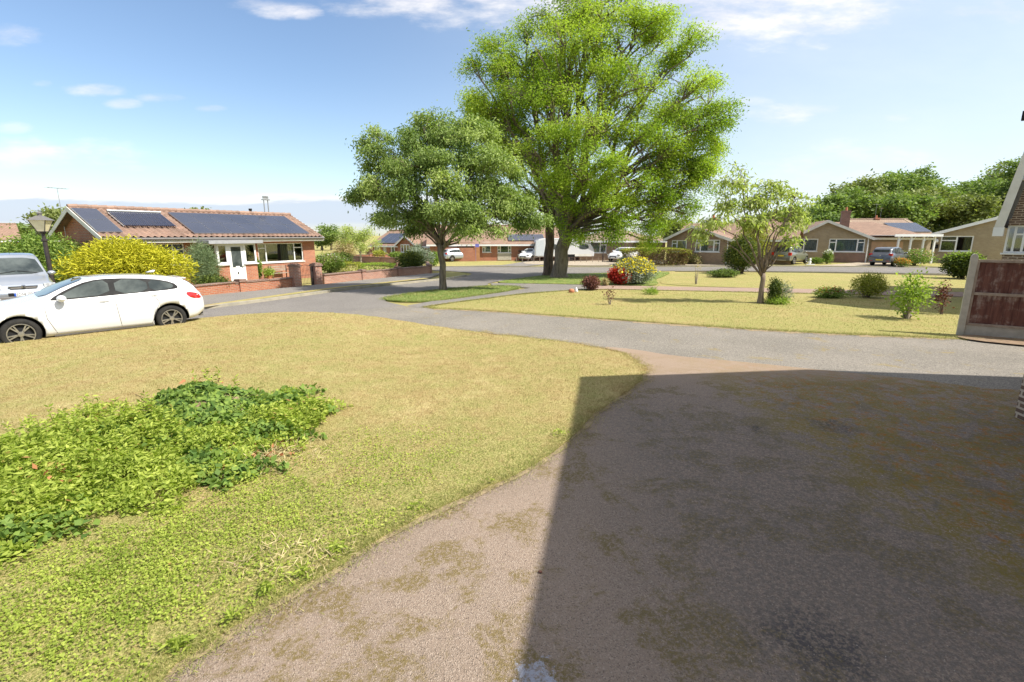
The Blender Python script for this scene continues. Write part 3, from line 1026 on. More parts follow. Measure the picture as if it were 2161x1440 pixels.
class House:
    def __init__(s, name, label, cat, A, B, depth, he, brick, group=None):
        """A, B: ground corners of the front wall, left and right as seen from the street"""
        s.A, s.B = Vector((A[0], A[1], min(gz(*A[:2]), gz(*B[:2])))), Vector((B[0], B[1], 0))
        d = Vector((B[0] - A[0], B[1] - A[1]))
        s.W = d.length; s.D = depth; s.he = he
        s.rz = math.atan2(d.y, d.x)
        s.root = empty(name, s.A, s.rz, label, cat, group)
        s.brick = brick
        s.M = Matrix.Translation(s.A) @ Matrix.Rotation(s.rz, 4, 'Z')
        s.Mi = s.M.inverted()
        s.holes = []
        s.gfront = None

    def hit(s, u, v, y=0.0):
        """where the direction (u, v) meets the wall plane at local y -> (x, z)"""
        o = s.Mi @ CAM; d = s.Mi.to_3x3() @ ray(u, v)
        t = (y - o.y) / d.y
        p = o + d * t
        return p.x, p.z

    def px(s, u0, v0, u1, v1, y=0.0):
        um, vm = (u0 + u1) / 2, (v0 + v1) / 2
        x0 = s.hit(u0, vm, y)[0]; x1 = s.hit(u1, vm, y)[0]
        z1 = s.hit(um, v0, y)[1]; z0 = s.hit(um, v1, y)[1]
        return x0, x1, z0, z1

    def window(s, r, bays=(.5,), trans=(), curt=None, y=0.0, frame=None, curt_part=None, fw=.055, sill=True, hole=True, name='window', label=None):
        x0, x1, z0, z1 = r
        if hole: s.holes.append(r)
        fm = frame or M_white
        mb = MB()
        yy = y + .05
        mb.box(x0, x1, yy, yy + .07, z0, z0 + fw); mb.box(x0, x1, yy, yy + .07, z1 - fw, z1)
        mb.box(x0, x0 + fw, yy + .002, yy + .068, z0 + fw, z1 - fw); mb.box(x1 - fw, x1, yy + .002, yy + .068, z0 + fw, z1 - fw)
        cuts = [x0] + [x0 + (x1 - x0) * b for b in bays] + [x1]
        for c in cuts[1:-1]: mb.box(c - fw * .6, c + fw * .6, yy + .002, yy + .068, z0 + fw, z1 - fw)
        for i, f in trans:
            a, b = cuts[i] + fw * .6, cuts[i + 1] - fw * .6
            zz = z0 + (z1 - z0) * f
            mb.box(a, b, yy + .004, yy + .066, zz - fw * .5, zz + fw * .5)
        if sill: mb.box(x0 - .06, x1 + .06, y - .05, y + .12, z0 - .05, z0 - .002)
        fr = mb.build(name, fm, s.root)
        if label: fr['label'] = label
        gl = MB().box(x0 + fw, x1 - fw, yy + .03, yy + .034, z0 + fw, z1 - fw).build('pane', M_glass, fr)
        if curt is not None:
            for (f0, f1) in (curt_part or [(0, 1)]):
                cb = MB()
                a, b = x0 + (x1 - x0) * f0, x0 + (x1 - x0) * f1
                k = max(4, int((b - a) / .05))
                vs = []
                for j in range(k + 1):
                    xx = a + (b - a) * j / k
                    q = yy + .14 + .03 * math.sin(j * 1.9)
                    vs += [(xx, q, z0), (xx, q, z1)]
                cb.add(vs, [(2 * j, 2 * j + 2, 2 * j + 3, 2 * j + 1) for j in range(k)])
                cb.build('curtain', curt, fr)
        return fr

    def door(s, r, mat, y=0.0, glass=None, panels=True, name='door', hole=True):
        x0, x1, z0, z1 = r
        if hole: s.holes.append((x0, x1, z0 - .3, z1))
        mb = MB()
        yy = y + .05
        mb.box(x0, x0 + .06, yy, yy + .08, z0, z1); mb.box(x1 - .06, x1, yy, yy + .08, z0, z1); mb.box(x0 + .06, x1 - .06, yy, yy + .08, z1 - .06, z1)
        mb.box(x0 + .06, x1 - .06, yy + .02, yy + .06, z0 + .02, z1 - .06)
        d = mb.build(name, mat, s.root)
        if glass:
            gx0, gx1, g0, g1 = glass
            MB().box(x0 + (x1 - x0) * gx0, x0 + (x1 - x0) * gx1, yy + .012, yy + .022, z0 + (z1 - z0) * g0, z0 + (z1 - z0) * g1).build('pane', M_carglass, d)
        return d

    def walls(s, gable=None, gable_side=False, ridge=None, brick_gable=None, left_h=None, right_h=None, th=.24):
        """gable: (x, z) apex of a front gable; gable_side: gables on the two ends with ridge height"""
        mb = MB()
        L, D, H = s.W, s.D, s.he
        hl, hr = left_h or H, right_h or H
        base = min(hl, hr)
        open_wall(mb, L, base, th, s.holes)
        mb.box(0, L, D - th, D, -.3, base)
        mb.box(0, th, th, D - th, -.3, hl); mb.box(L - th, L, th, D - th, -.3, hr)
        if gable:
            gx, gzz = gable
            poly = [(0, base), (L, base), (L, hr), (gx, gzz), (0, hl)]
            poly = [p for i, p in enumerate(poly) if p != poly[i - 1]]
            mb.prism(poly, 0, th); mb.prism(poly, D - th, D)
        if gable_side:
            for x0 in (0, L - th):
                vs = [(x0, 0, H), (x0, D, H), (x0, D / 2, ridge), (x0 + th, 0, H), (x0 + th, D, H), (x0 + th, D / 2, ridge)]
                mb.add(vs, [(0, 2, 1), (3, 4, 5), (0, 3, 5, 2), (1, 2, 5, 4), (0, 1, 4, 3)])
        mb.build('wall', s.brick, s.root)

    def roof_x(s, ridge, tile, ov=.35, oe=.45, th=.1, x0=None, x1=None, hipr=0.0, hipl=0.0, name='roof', detail=False, gut=True):
        """ridge along the front wall"""
        a = (0 if x0 is None else x0) - ov; b = (s.W if x1 is None else x1) + ov
        D, H = s.D, s.he
        k = (ridge - H) / (D / 2)
        ze = H - k * oe + .06
        yr = D / 2
        mb = MB()
        mb.slab([(a, -oe, ze), (b, -oe, ze), (b - hipr, yr, ridge + .06), (a + hipl, yr, ridge + .06)], th)
        mb.slab([(a + hipl, yr, ridge + .06), (b - hipr, yr, ridge + .06), (b, D + oe, ze), (a, D + oe, ze)], th)
        if hipr: mb.slab([(b, -oe, ze), (b, D + oe, ze), (b - hipr, yr + .01, ridge + .06), (b - hipr, yr - .01, ridge + .06)], th)
        if hipl: mb.slab([(a, D + oe, ze), (a, -oe, ze), (a + hipl, yr - .01, ridge + .06), (a + hipl, yr + .01, ridge + .06)], th)
        r = mb.build(name, tile, s.root)
        rt = MB(); n = int((b - a - hipl - hipr) / .33) + 1
        for i in range(n):
            xx = a + hipl + i * .33
            rt.tube([(xx, yr, ridge + .07), (min(xx + .325, b - hipr), yr, ridge + .08)], [.10, .115], 8)
        rt.build('ridge_tiles', tile, r)
        fb = MB().box(a, b, -oe - .025, -oe, ze - .2, ze - .02).box(a, b, -oe, 0, ze - .2, ze - .18)
        fb.build('fascia', M_white, s.root)
        if gut:
            g = MB(); g.tube([(a, -oe - .08, ze - .06), (b, -oe - .08, ze - .07)], .055, 8); g.build('gutter', M_gutter, s.root)
        return r, k, ze

    def roof_gable(s, gx, gz_, tile, hl=None, hr=None, ov=.35, oe=.3, th=.1, barge=None, bw=.18, back=None):
        """ridge runs away from the street; barge boards on the front"""
        hl, hr = hl or s.he, hr or s.he
        D = s.D if back is None else back
        kl = (gz_ - hl) / max(.01, gx); kr = (gz_ - hr) / max(.01, s.W - gx)
        xl, zl = -oe, hl - kl * oe + .06
        xr, zr = s.W + oe, hr - kr * oe + .06
        zt = gz_ + .06
        mb = MB()
        if gx > .05: mb.slab([(xl, -ov, zl), (gx, -ov, zt), (gx, D + ov, zt), (xl, D + ov, zl)], th)
        if s.W - gx > .05: mb.slab([(gx, -ov, zt), (xr, -ov, zr), (xr, D + ov, zr), (gx, D + ov, zt)], th)
        r = mb.build('roof', tile, s.root)
        b = MB()
        if gx > .05: b.add(*barge_poly(xl, zl, gx, zt, bw, -ov - .03, -ov))
        if s.W - gx > .05: b.add(*barge_poly(gx, zt, xr, zr, bw, -ov - .03, -ov))
        b.build('bargeboard', barge or M_white, s.root)
        sf = MB()
        if s.W - gx > .05: sf.box(xr, xr + .02, -ov, D + ov, zr - .2, zr - .03)
        if gx > .05: sf.box(xl - .02, xl, -ov, D + ov, zl - .2, zl - .03)
        sf.build('fascia', barge or M_white, s.root)
        return r

    def chimney(s, x, y, z0, z1, w_=.55, brick=None, roof=None, pots=1):
        c = MB().box(x - w_ / 2, x + w_ / 2, y - w_ / 2, y + w_ / 2, z0, z1).box(x - w_ / 2 - .05, x + w_ / 2 + .05, y - w_ / 2 - .05, y + w_ / 2 + .05, z1 - .2, z1 - .05).build('chimney', brick or s.brick, s.root)
        for i in range(pots):
            MB().lathe([(.13, z1), (.12, z1 + .05), (.10, z1 + .32), (.12, z1 + .36)], 12, 0, Matrix.Translation((x + (i - (pots - 1) / 2) * .3, y, 0))).build('chimney_pot', M_terracotta, c)
        return c


def barge_poly(x0, z0, x1, z1, bw, ya, yb):
    vs = [(x0, ya, z0 - bw), (x1, ya, z1 - bw), (x1, ya, z1 + .01), (x0, ya, z0 + .01), (x0, yb, z0 - bw), (x1, yb, z1 - bw), (x1, yb, z1 + .01), (x0, yb, z0 + .01)]
    return vs, [(0, 1, 2, 3), (7, 6, 5, 4), (0, 4, 5, 1), (1, 5, 6, 2), (2, 6, 7, 3), (3, 7, 4, 0)]


def solar(parent, cols, rows, fn, pw, ph, gap=.02, h=.09, name='solar_panel'):
    """panels on a slope; fn(a, b, h) -> local point a metres along and b metres up the slope, h above it"""
    out = []
    for r in range(rows):
        for c in range(cols):
            a0, b0 = c * (pw + gap), r * (ph + gap)
            q = [fn(a0, b0, h), fn(a0 + pw, b0, h), fn(a0 + pw, b0 + ph, h), fn(a0, b0 + ph, h)]
            fr = MB().slab(q, .045).build(name, M_solarfr, parent)
            e = .012
            q = [fn(a0 + e, b0 + e, h + .003), fn(a0 + pw - e, b0 + e, h + .003), fn(a0 + pw - e, b0 + ph - e, h + .003), fn(a0 + e, b0 + ph - e, h + .003)]
            MB().slab(q, .002).build('cells', M_solar, fr)
    return out


# --- the bungalow opposite, with the solar roof
A1, B1 = (-18.74, 23.34), (-13.0, 33.1)
D1 = 5.3
h1 = House('bungalow', 'low red brick bungalow with a pantile roof covered in solar panels and a white glazed porch', 'bungalow', A1, B1, D1, 2.74, M_brick_red)
H1R = h1.he + 1.22
r_ = h1.px(545, 513, 640, 553)
h1.window(r_, (.17, .80), ((0, .74), (2, .74)), M_curtain, curt_part=[(.0, .16), (.52, .79)], label=None)
h1.window((r_[0] + (r_[1] - r_[0]) * .0, r_[1], r_[2], r_[3]), (), (), None, hole=False, name='window_sash', sill=False) if False else None
r2 = h1.px(330, 514, 391, 560)
h1.window((r2[0] - .6, r2[1], r2[2], r2[3]), (.33, .72), ((2, .70),), M_net)
h1.walls(gable_side=True, ridge=H1R)


def pantiles(hs_, x0, x1, ridge, tile, oe=.45, period=.3, rows=None, amp=.035):
    """corrugated, stepped tile slopes, front and back"""
    D, H = hs_.D, hs_.he
    k = (ridge - H) / (D / 2)
    cosl = 1 / math.sqrt(1 + k * k)
    Ls = (D / 2 + oe) / cosl
    nr = int(Ls / .31)
    nx = int((x1 - x0) / period) * 6
    xs = np.linspace(x0, x1, nx + 1)
    for side in (0, 1):
        vs, fs = [], []
        for r in range(nr):
            for e in (0, 1):
                sl_ = Ls * (r + e) / nr
                yy = -oe + sl_ * cosl
                zz = H + .06 + k * yy + (.045 if e == 0 else .0)
                ph = (xs - x0) / period * 2 * np.pi
                cz = amp * (np.sin(ph) + .3 * np.sin(2 * ph))
                for xx, q in zip(xs, cz):
                    vs.append((xx, yy if side == 0 else D - yy, zz + q + .03))
        n = len(xs)
        for r in range(nr * 2 - 1):
            for i in range(nx):
                a = r * n + i
                fs.append((a, a + 1, a + n + 1, a + n) if side == 0 else (a, a + n, a + n + 1, a + 1))
        me = bpy.data.meshes.new('roof'); me.from_pydata(vs, [], fs); me.update(); box_uv(me)
        link_mesh('roof_tiles', me, tile, hs_.root)
    return k, cosl


def pantile_mat():
    m_, t, b, o = newmat('clay_pantile')
    ob = t.n('ShaderNodeTexCoord').outputs['Object']
    sp = t.n('ShaderNodeSeparateXYZ'); t.l(ob, sp.inputs[0])
    cx_ = t.m('FLOOR', t.m('DIVIDE', sp.outputs[0], .3)); cy_ = t.m('FLOOR', t.m('DIVIDE', t.m('ABSOLUTE', t.m('SUBTRACT', sp.outputs[1], 2.65)), .28))
    cb = t.n('ShaderNodeCombineXYZ'); t.l(cx_, cb.inputs[0]); t.l(cy_, cb.inputs[1])
    wn = t.n('ShaderNodeTexWhiteNoise'); t.l(cb.outputs[0], wn.inputs['Vector'])
    n1 = t.noise(ob, .8, 5, .6); n2 = t.noise(ob, 9, 4, .7)
    c = t.mix(wn.outputs[0], (.32, .205, .15), (.19, .122, .09))
    c = t.mix(t.rng(n1, .4, .7, 0, .5), c, (.27, .17, .13))
    c = t.mix(t.rng(n2, .55, .75, 0, .5), c, (.50, .42, .30))
    t.l(c, b.inputs['Base Color']); b.inputs['Roughness'].default_value = .85
    return m_


M_pantile = pantile_mat()
# roof reaches from just past the left gable to past the right one
k1, c1_ = pantiles(h1, -.35, h1.W + .35, H1R, M_pantile)
rb = MB()
rb.slab([(-.3, -.42, h1.he - k1 * .42), (h1.W + .3, -.42, h1.he - k1 * .42), (h1.W + .3, D1 / 2, H1R), (-.3, D1 / 2, H1R)], .08)
rb.slab([(-.3, D1 / 2, H1R), (h1.W + .3, D1 / 2, H1R), (h1.W + .3, D1 + .42, h1.he - k1 * .42), (-.3, D1 + .42, h1.he - k1 * .42)], .08)
rf1 = rb.build('roof', M_pantile, h1.root)
rt = MB()
for i in range(int((h1.W + .7) / .4)):
    rt.tube([(-.35 + i * .4, D1 / 2, H1R + .12), (-.35 + i * .4 + .39, D1 / 2, H1R + .135)], [.11, .125], 8)
rt.build('ridge_tiles', M_pantile, rf1)
ze1 = h1.he - k1 * .45
MB().box(-.35, h1.W + .35, -.50, -.475, ze1 - .16, ze1 + .04).box(-.35, h1.W + .35, -.475, 0, ze1 - .16, ze1 - .14).build('fascia', M_fascia, h1.root)
MB().tube([(-.38, -.56, ze1 + .03), (h1.W + .38, -.56, ze1 + .02)], .06, 8).build('gutter', M_gutter, h1.root)
for xg in (-.40, h1.W + .36):
    bb = MB()
    vs = [(xg, -.5, ze1 - .14), (xg, D1 / 2, H1R - .12), (xg, D1 + .5, ze1 - .14), (xg, D1 + .5, ze1 + .09), (xg, D1 / 2, H1R + .11), (xg, -.5, ze1 + .09)]
    vs += [(p[0] + .035, p[1], p[2]) for p in vs]
    bb.add(vs, [(0, 1, 4, 5), (1, 2, 3, 4), (6, 11, 10, 7), (7, 10, 9, 8), (0, 5, 11, 6), (5, 4, 10, 11), (4, 3, 9, 10), (0, 6, 7, 1), (1, 7, 8, 2), (2, 8, 9, 3)])
    bb.build('bargeboard', M_fascia, h1.root)


def slope1(a, b, h):
    """a along the wall, b up the slope from the eave"""
    yy = -.45 + b * c1_
    return Vector((a, yy, h1.he + k1 * yy + .1)) + Vector((0, -k1 * c1_, c1_)) * h


def s1x(u, v):
    """place on the front slope seen at (u, v)"""
    o = h1.Mi @ CAM; d = h1.Mi.to_3x3() @ ray(u, v)
    # plane z = he + k1*y + .18
    t = (h1.he + .18 + k1 * o.y - o.z) / (d.z - k1 * d.y)
    p = o + d * t
    return p.x, (p.y + .45) / c1_


xa, ba = s1x(410, 492); xb_, bb_ = s1x(655, 494)
top_b = s1x(370, 449)[1]
pw = (xb_ - xa) / 7 - .02; ph = min(((D1 / 2 + .38) / c1_ - ba) / 2 - .02, (top_b - ba) / 2)
solar(h1.root, 7, 2, lambda a, b, h: slope1(xa + a, ba + b, h), pw, ph)
xa2, ba2 = s1x(205, 489); xb2, _ = s1x(260, 490)
solar(h1.root, 1, 2, lambda a, b, h: slope1(xa2 + a, ba2 + b, h), xb2 - xa2, ph)
xa3, ba3 = s1x(262, 479); xb3, _ = s1x(372, 481); _, bt3 = s1x(300, 452)
tb = MB()
nt = 26
for i in range(nt):
    xx = xa3 + (xb3 - xa3) * (i + .5) / nt
    tb.tube([slope1(xx, ba3, .16), slope1(xx, bt3, .16)], (xb3 - xa3) / nt * .36, 6)
coll = tb.build('tube_collector', M_tubes, h1.root)
MB().tube([slope1(xa3 - .05, bt3 + .05, .18), slope1(xb3 + .05, bt3 + .05, .18)], .07, 8).build('manifold', M_steel, coll)
for xq in (xa3 - .02, xb3 + .02): MB().tube([slope1(xq, ba3, .12), slope1(xq, bt3, .12)], .025, 4).build('collector_rail', M_steel, coll)

# glazed porch
PY = -1.25
x0, x1 = h1.hit(458, 540, PY)[0], h1.hit(541, 540, PY)[0]
zt = h1.hit(500, 514, PY)[1]; zs = h1.hit(500, 557, PY)[1]
dx0, dx1 = h1.hit(482, 540, PY)[0], h1.hit(516, 540, PY)[0]
pm = MB()
for a, b, e in ((x0, dx0, x0), (dx1, x1, x1 - .15)):
    MB().box(a, b, PY, PY + .15, -.3, zs - .03).box(e, e + .15, PY + .15, 0, -.3, zs - .03).build('porch_base', M_brick_red, h1.root)
h1.window((x0, dx0, zs, zt), (), (), None, y=PY - .05, hole=False, fw=.11, name='porch_window')
h1.window((dx1, x1, zs, zt), (), (), None, y=PY - .05, hole=False, fw=.09, name='porch_window')
for xx in (x0, x1 - .05):
    sf_ = MB().box(xx, xx + .05, PY + .09, -.005, zs, zs + .08).box(xx, xx + .05, PY + .09, -.005, zt - .08, zt).box(xx, xx + .05, PY + .09, PY + .17, zs + .08, zt - .08).box(xx, xx + .05, -.08, -.005, zs + .08, zt - .08).build('porch_window', M_white, h1.root)
    MB().box(xx + .02, xx + .03, PY + .17, -.08, zs + .08, zt - .08).build('pane', M_glass, sf_)
dr = h1.door((dx0, dx1, -.02, zt), M_white, y=PY - .05, glass=(.2, .8, .45, .92), name='porch_door', hole=False)
MB().box(dx0 + .38 * (dx1 - dx0), dx0 + .62 * (dx1 - dx0), PY - .002, PY + .008, .95, 1.08).build('notice', M_white, dr)
MB().tube([(dx1 - .16, PY - .04, 1.0), (dx1 - .16, PY - .04, 1.13)], .012, 6).box(dx1 - .22, dx1 - .13, PY - .03, PY, 1.04, 1.06).build('handle', M_chrome, dr)
MB().ball((dx0 + .5 * (dx1 - dx0), PY - .02, .72), (.035, .03, .06), 6).build('knocker', M_black, dr)
MB().box(x0 - .5, x1 + .25, PY - .3, 0, zt + .03, zt + .16, 0).box(x0 - .52, x1 + .27, PY - .33, PY - .3, zt, zt + .18).build('porch_roof', M_lead, h1.root)
MB().box(dx0 - .1, dx1 + .1, PY - .35, PY - .01, -.3, -.04).build('doorstep', M_concrete, h1.root)
h1.root['label'] = 'red brick bungalow opposite with dark solar panels on its pantile roof and a white porch'
# flues on the ridge
xf = h1.hit(558, 440, 2.9)[0]
MB().tube([(xf, 2.9, H1R - .1), (xf, 2.9, H1R + 1.0)], .035, 6).tube([(xf + .28, 2.9, H1R - .1), (xf + .28, 2.9, H1R + 1.0)], .035, 6).box(xf - .1, xf + .38, 2.8, 3.0, H1R + 1.0, H1R + 1.06).box(xf - .04, xf + .32, 2.85, 2.95, H1R + 1.1, H1R + 1.25).build('flue', M_steel, h1.root)
xf = h1.hit(529, 450, 2.9)[0]
MB().lathe([(.07, 0), (.07, .3), (.1, .3), (.1, .42)], 10, 0, Matrix.Translation((xf, 2.9, H1R + .0))).build('flue', M_black, h1.root)


def aerial(parent, x, y, z, h=1.4, turn=0.0, wd=.9, name='tv_aerial'):
    mb = MB()
    mb.tube([(x, y, z), (x, y, z + h)], .012, 5)
    c, s_ = math.cos(turn), math.sin(turn)
    a = Vector((x - c * wd * .5, y - s_ * wd * .5, z + h)); b = Vector((x + c * wd * .5, y + s_ * wd * .5, z + h))
    mb.tube([a, b], .012, 4)
    for i in range(7):
        p = a.lerp(b, i / 6)
        mb.tube([p + Vector((-s_, c, 0)) * .16, p - Vector((-s_, c, 0)) * .16], .006, 3)
    return mb.build(name, M_steel, parent)


aerial(h1.root, -.1, 4.2, 2.6, 2.4, .3, .9)

# --- garden walls
def garden_wall(label, pts, h, brick, piers=(), th=.22, pier_h=.22, name='garden_wall', world_pts=False, cap=M_brick_plinth):
    a = [Vector((p[0], p[1], 0)) for p in (pts if world_pts else P(*pts))]
    o0 = a[0].copy(); o0.z = gz(o0.x, o0.y)
    root = empty(name, o0, 0, label, 'garden wall')
    mb, cp, pr = MB(), MB(), MB()
    for i in range(len(a) - 1):
        p, q = a[i], a[i + 1]
        L = (q - p).length; ang = math.atan2(q.y - p.y, q.x - p.x)
        n = max(1, int(L / 1.6))
        for j in range(n):
            s0 = p.lerp(q, j / n); s1 = p.lerp(q, (j + 1) / n); m_ = (s0 + s1) / 2
            zz = gz(m_.x, m_.y)
            M = Matrix.Translation(Vector((s0.x - o0.x, s0.y - o0.y, zz - o0.z))) @ Matrix.Rotation(ang, 4, 'Z')
            l = L / n
            mb.box(0, l + .001 * (j % 2), -th / 2, th / 2, -.25, h, 0, M)
            cp.box(0, l, -th / 2 - .04 - .001 * (j % 2), th / 2 + .04, h + .001, h + .065, 0, M)
    w_ = mb.build('brickwork', brick, root)
    cp.build('coping', cap, root)
    for f in piers:
        seg, t = f
        p = a[seg].lerp(a[seg + 1], t); q = a[seg + 1] - a[seg]
        ang = math.atan2(q.y, q.x)
        M = Matrix.Translation(Vector((p.x - o0.x, p.y - o0.y, gz(p.x, p.y) - o0.z))) @ Matrix.Rotation(ang, 4, 'Z')
        k = MB().box(-.17, .17, -.17, .17, -.25, h + pier_h - .1, 0, M).build('pier', brick, root)
        MB().box(-.215, .215, -.215, .215, h + pier_h - .1, h + pier_h - .04, 0, M).box(-.18, .18, -.18, .18, h + pier_h - .04, h + pier_h + .02, 0, M).build('pier_cap', cap, k)
    return root


garden_wall('low red brick garden wall before the solar roofed bungalow, left of the iron gate', [(-420, 752), (0, 677), (410, 626), (630, 604)], .42, M_brick_red, [(2, .40), (1, .5)], pier_h=.14)
garden_wall('low weathered brick garden wall right of the iron gate, ending under an overhanging bush', [(682, 600), (765, 592), (840, 584), (907, 577), (901, 566)], .5, M_brick_pale, [(0, 1), (1, 1), (3, 0)], pier_h=.14)
garden_wall('second low red brick wall across the garden behind the small white trunked tree', [(728, 557), (838, 563)], .75, M_brick_pale, [(0, .3), (0, .7), (0, 1)], pier_h=.05)
garden_wall('red brick wall stub in front of the far small bungalows', [(735, 549), (830, 547), (905, 552)], .55, M_brick_red, [(0, .5)])


def gate_pier(u, v, label):
    g = at(u, v); mid_ = P((630, 604))[0]; q = P((682, 600))[0]
    ang = math.atan2(q[1] - mid_[1], q[0] - mid_[0])
    r = empty('gate_pier', g, ang, label, 'gate pier', 'brick gate piers')
    MB().box(-.2, .2, -.2, .2, -.2, 1.02).build('brickwork', M_brick_pale, r)
    MB().box(-.25, .25, -.25, .25, 1.02, 1.08).box(-.22, .22, -.22, .22, 1.08, 1.14).box(-.15, .15, -.15, .15, 1.14, 1.18).build('pier_cap', M_brick_plinth, r)
    return g


g1 = gate_pier(625, 605, 'square brick gate pier on the left of the iron garden gate')
g2 = gate_pier(670, 602, 'square brick gate pier on the right of the iron garden gate')
d_ = (g2 - g1); ang_ = math.atan2(d_.y, d_.x); gl_ = d_.length
gt = empty('garden_gate', g1, ang_, 'rusty wrought iron garden gate between two brick piers', 'gate')
fr = MB(); xa_, xb__ = .24, gl_ - .3
fr.tube([(xa_, 0, .08), (xa_, 0, .98)], .016, 5).tube([(xb__, 0, .08), (xb__, 0, .98)], .016, 5).tube([(xa_, 0, .1), (xb__, 0, .1)], .014, 5).tube([(xa_, 0, .55), (xb__, 0, .55)], .012, 5)
fr.tube([(xa_ + (xb__ - xa_) * i / 10, 0, .98 + .10 * math.sin(math.pi * i / 10)) for i in range(11)], .014, 5)
fr.build('gate_frame', M_rust, gt)
br_ = MB()
for i in range(1, 8):
    xx = xa_ + (xb__ - xa_) * i / 8
    br_.tube([(xx, 0, .1), (xx, 0, .98 + .1 * math.sin(math.pi * i / 8))], .008, 4)
for cxx in (.3, .7):
    c0 = xa_ + (xb__ - xa_) * cxx
    br_.tube([(c0 + .07 * (1 - k / 16) * math.cos(k * .7), 0, .8 + .07 * (1 - k / 16) * math.sin(k * .7)) for k in range(13)], .006, 4)
br_.build('gate_bars', M_rust, gt)
pk = empty('gate_post', g2 + Vector((-.27 * math.cos(ang_), -.27 * math.sin(ang_), 0)), ang_, 'narrow dark timber post beside the right gate pier', 'post')
MB().box(-.05, .05, -.05, .05, -.1, .98).box(-.03, .03, -.03, .03, .98, 1.01).build('shaft', M_iron, pk)

# garden bench in front of the main window
bp_ = h1.M @ Vector((h1.hit(597, 560, -.9)[0], -.55, 0))
bn = empty('garden_bench', (bp_.x, bp_.y, gz(bp_.x, bp_.y)), h1.rz, 'weathered wooden garden bench under the wide bungalow window', 'bench')
for zz in (.55, .66, .77): MB().box(-.62, .62, .2, .23, zz, zz + .075).build('back_slat', M_fadedwood, bn)
for yy in (-.2, -.09, .02, .13): MB().box(-.62, .62, yy, yy + .085, .42, .445).build('seat_slat', M_fadedwood, bn)
for xx in (-.6, .55):
    for yy in (-.2, .18): MB().box(xx, xx + .05, yy, yy + .05, 0, .42 if yy < 0 else .88).build('leg', M_cladding, bn)
    MB().box(xx, xx + .05, -.2, .2, .62, .65).build('arm_rest', M_cladding, bn)

# --- small bungalows beyond the garden
h2 = House('bungalow', 'small red brick bungalow with a square of solar panels between two white edged gables', 'bungalow', at(787, 543), at(908, 546), 8, 1, M_brick_red)
h2.he = h2.hit(800, 516)[1]
ap = h2.hit(861, 499)
for (u0, u1, vv, ww) in ((789, 801, 516, 533), (808, 815, 516, 533), (846, 865, 516, 533)):
    h2.window(h2.px(u0, vv, u1, ww), (.5,) if u1 - u0 < 16 else (.33, .66), (), M_net, fw=.09)
h2.door(h2.px(824, 516, 833, 535), M_white, glass=(.3, .7, .1, .9))
h2.walls(gable_side=True, ridge=h2.he + 1.7)
_, k2, ze2 = h2.roof_x(h2.he + 1.7, M_tile_red, gut=False)
xg0, xg1 = h2.hit(842, 515, -.3)[0], h2.hit(880, 515, -.3)[0]
gm = MB(); xm = (xg0 + xg1) / 2
gm.prism([(xg0, -.2), (xg1, -.2), (xg1, h2.he + .05), (xm, ap[1]), (xg0, h2.he + .05)], -.6, -.02)
gm.build('gable', M_brick_red, h2.root)
gr = MB().slab([(xg0 - .3, -.95, h2.he - .1), (xm, -.95, ap[1] + .15), (xm, 2.6, ap[1] + .15), (xg0 - .3, 2.6, h2.he - .1)], .1).slab([(xm, -.95, ap[1] + .15), (xg1 + .3, -.95, h2.he - .1), (xg1 + .3, 2.6, h2.he - .1), (xm, 2.6, ap[1] + .15)], .1)
gr.build('gable_roof', M_tile_red, h2.root)
MB().add(*barge_poly(xg0 - .3, h2.he - .1, xm, ap[1] + .15, .2, -.99, -.96)).add(*barge_poly(xm, ap[1] + .15, xg1 + .3, h2.he - .1, .2, -.99, -.96)).build('bargeboard', M_white, h2.root)
h2.window((xg0 + .5, xg1 - .9, *h2.px(846, 516, 865, 533, -.6)[2:]), (.33, .66), (), M_net, y=-.7, hole=False, fw=.09)
cs2 = 1 / math.sqrt(1 + k2 * k2)
xs0, xs1 = h2.hit(804, 505, 1)[0], h2.hit(843, 505, 1)[0]
solar(h2.root, 3, 2, lambda a, b, h: Vector((xs0 + a, -.2 + (b + .2) * cs2, h2.he + .12 + k2 * (-.2 + (b + .2) * cs2) + h)), (xs1 - xs0) / 3, 1.5)

h3 = House('bungalow', 'long red brick bungalow with a dark solar roof at its right, behind the silver car', 'bungalow', at(908, 551), at(1215, 549), 9, 1, M_brick_red)
h3.he = h3.hit(1080, 513)[1]
for r, bays, tr in (((1018, 511, 1036, 533), (.3,), ((0, .5),)), ((1050, 512, 1079, 534), (.2, .8), ((0, .3), (0, .65), (2, .3), (2, .65))), ((948, 513, 964, 521), (.5,), ())):
    h3.window(h3.px(*r), bays, tr, M_net if r[0] < 1040 else M_greencurtain, fw=.08)
h3.walls(gable_side=True, ridge=h3.he + 1.9)
h3.roof_x(h3.he + 1.9, M_tile_red, gut=False)
k3 = 1.9 / 4.5
xs0, xs1 = h3.hit(1072, 497, 1)[0], h3.hit(1146, 497, 1)[0]
solar(h3.root, 5, 1, lambda a, b, h: Vector((xs0 + a, .2 + b * .92, h3.he + .12 + k3 * (.2 + b * .92) + h)), (xs1 - xs0) / 5, 1.7)
x0, x1, z0, z1 = h3.px(965, 512, 1001, 524)
MB().box(x0, x1, -.08, -.002, z0 - .2, z1).build('cladding', M_cladding, h3.root)
x0, x1, z0, z1 = h3.px(1000, 520, 1012, 549)
MB().box(x0, x1, -.7, -.6, -.2, z1).build('side_gate', M_orangewood, h3.root)
x0, x1, z0, z1 = h3.px(938, 523, 1001, 549)
MB().box(x0, x1, -.9, -.68, -.2, z1).build('screen_wall', M_brick_red, h3.root)
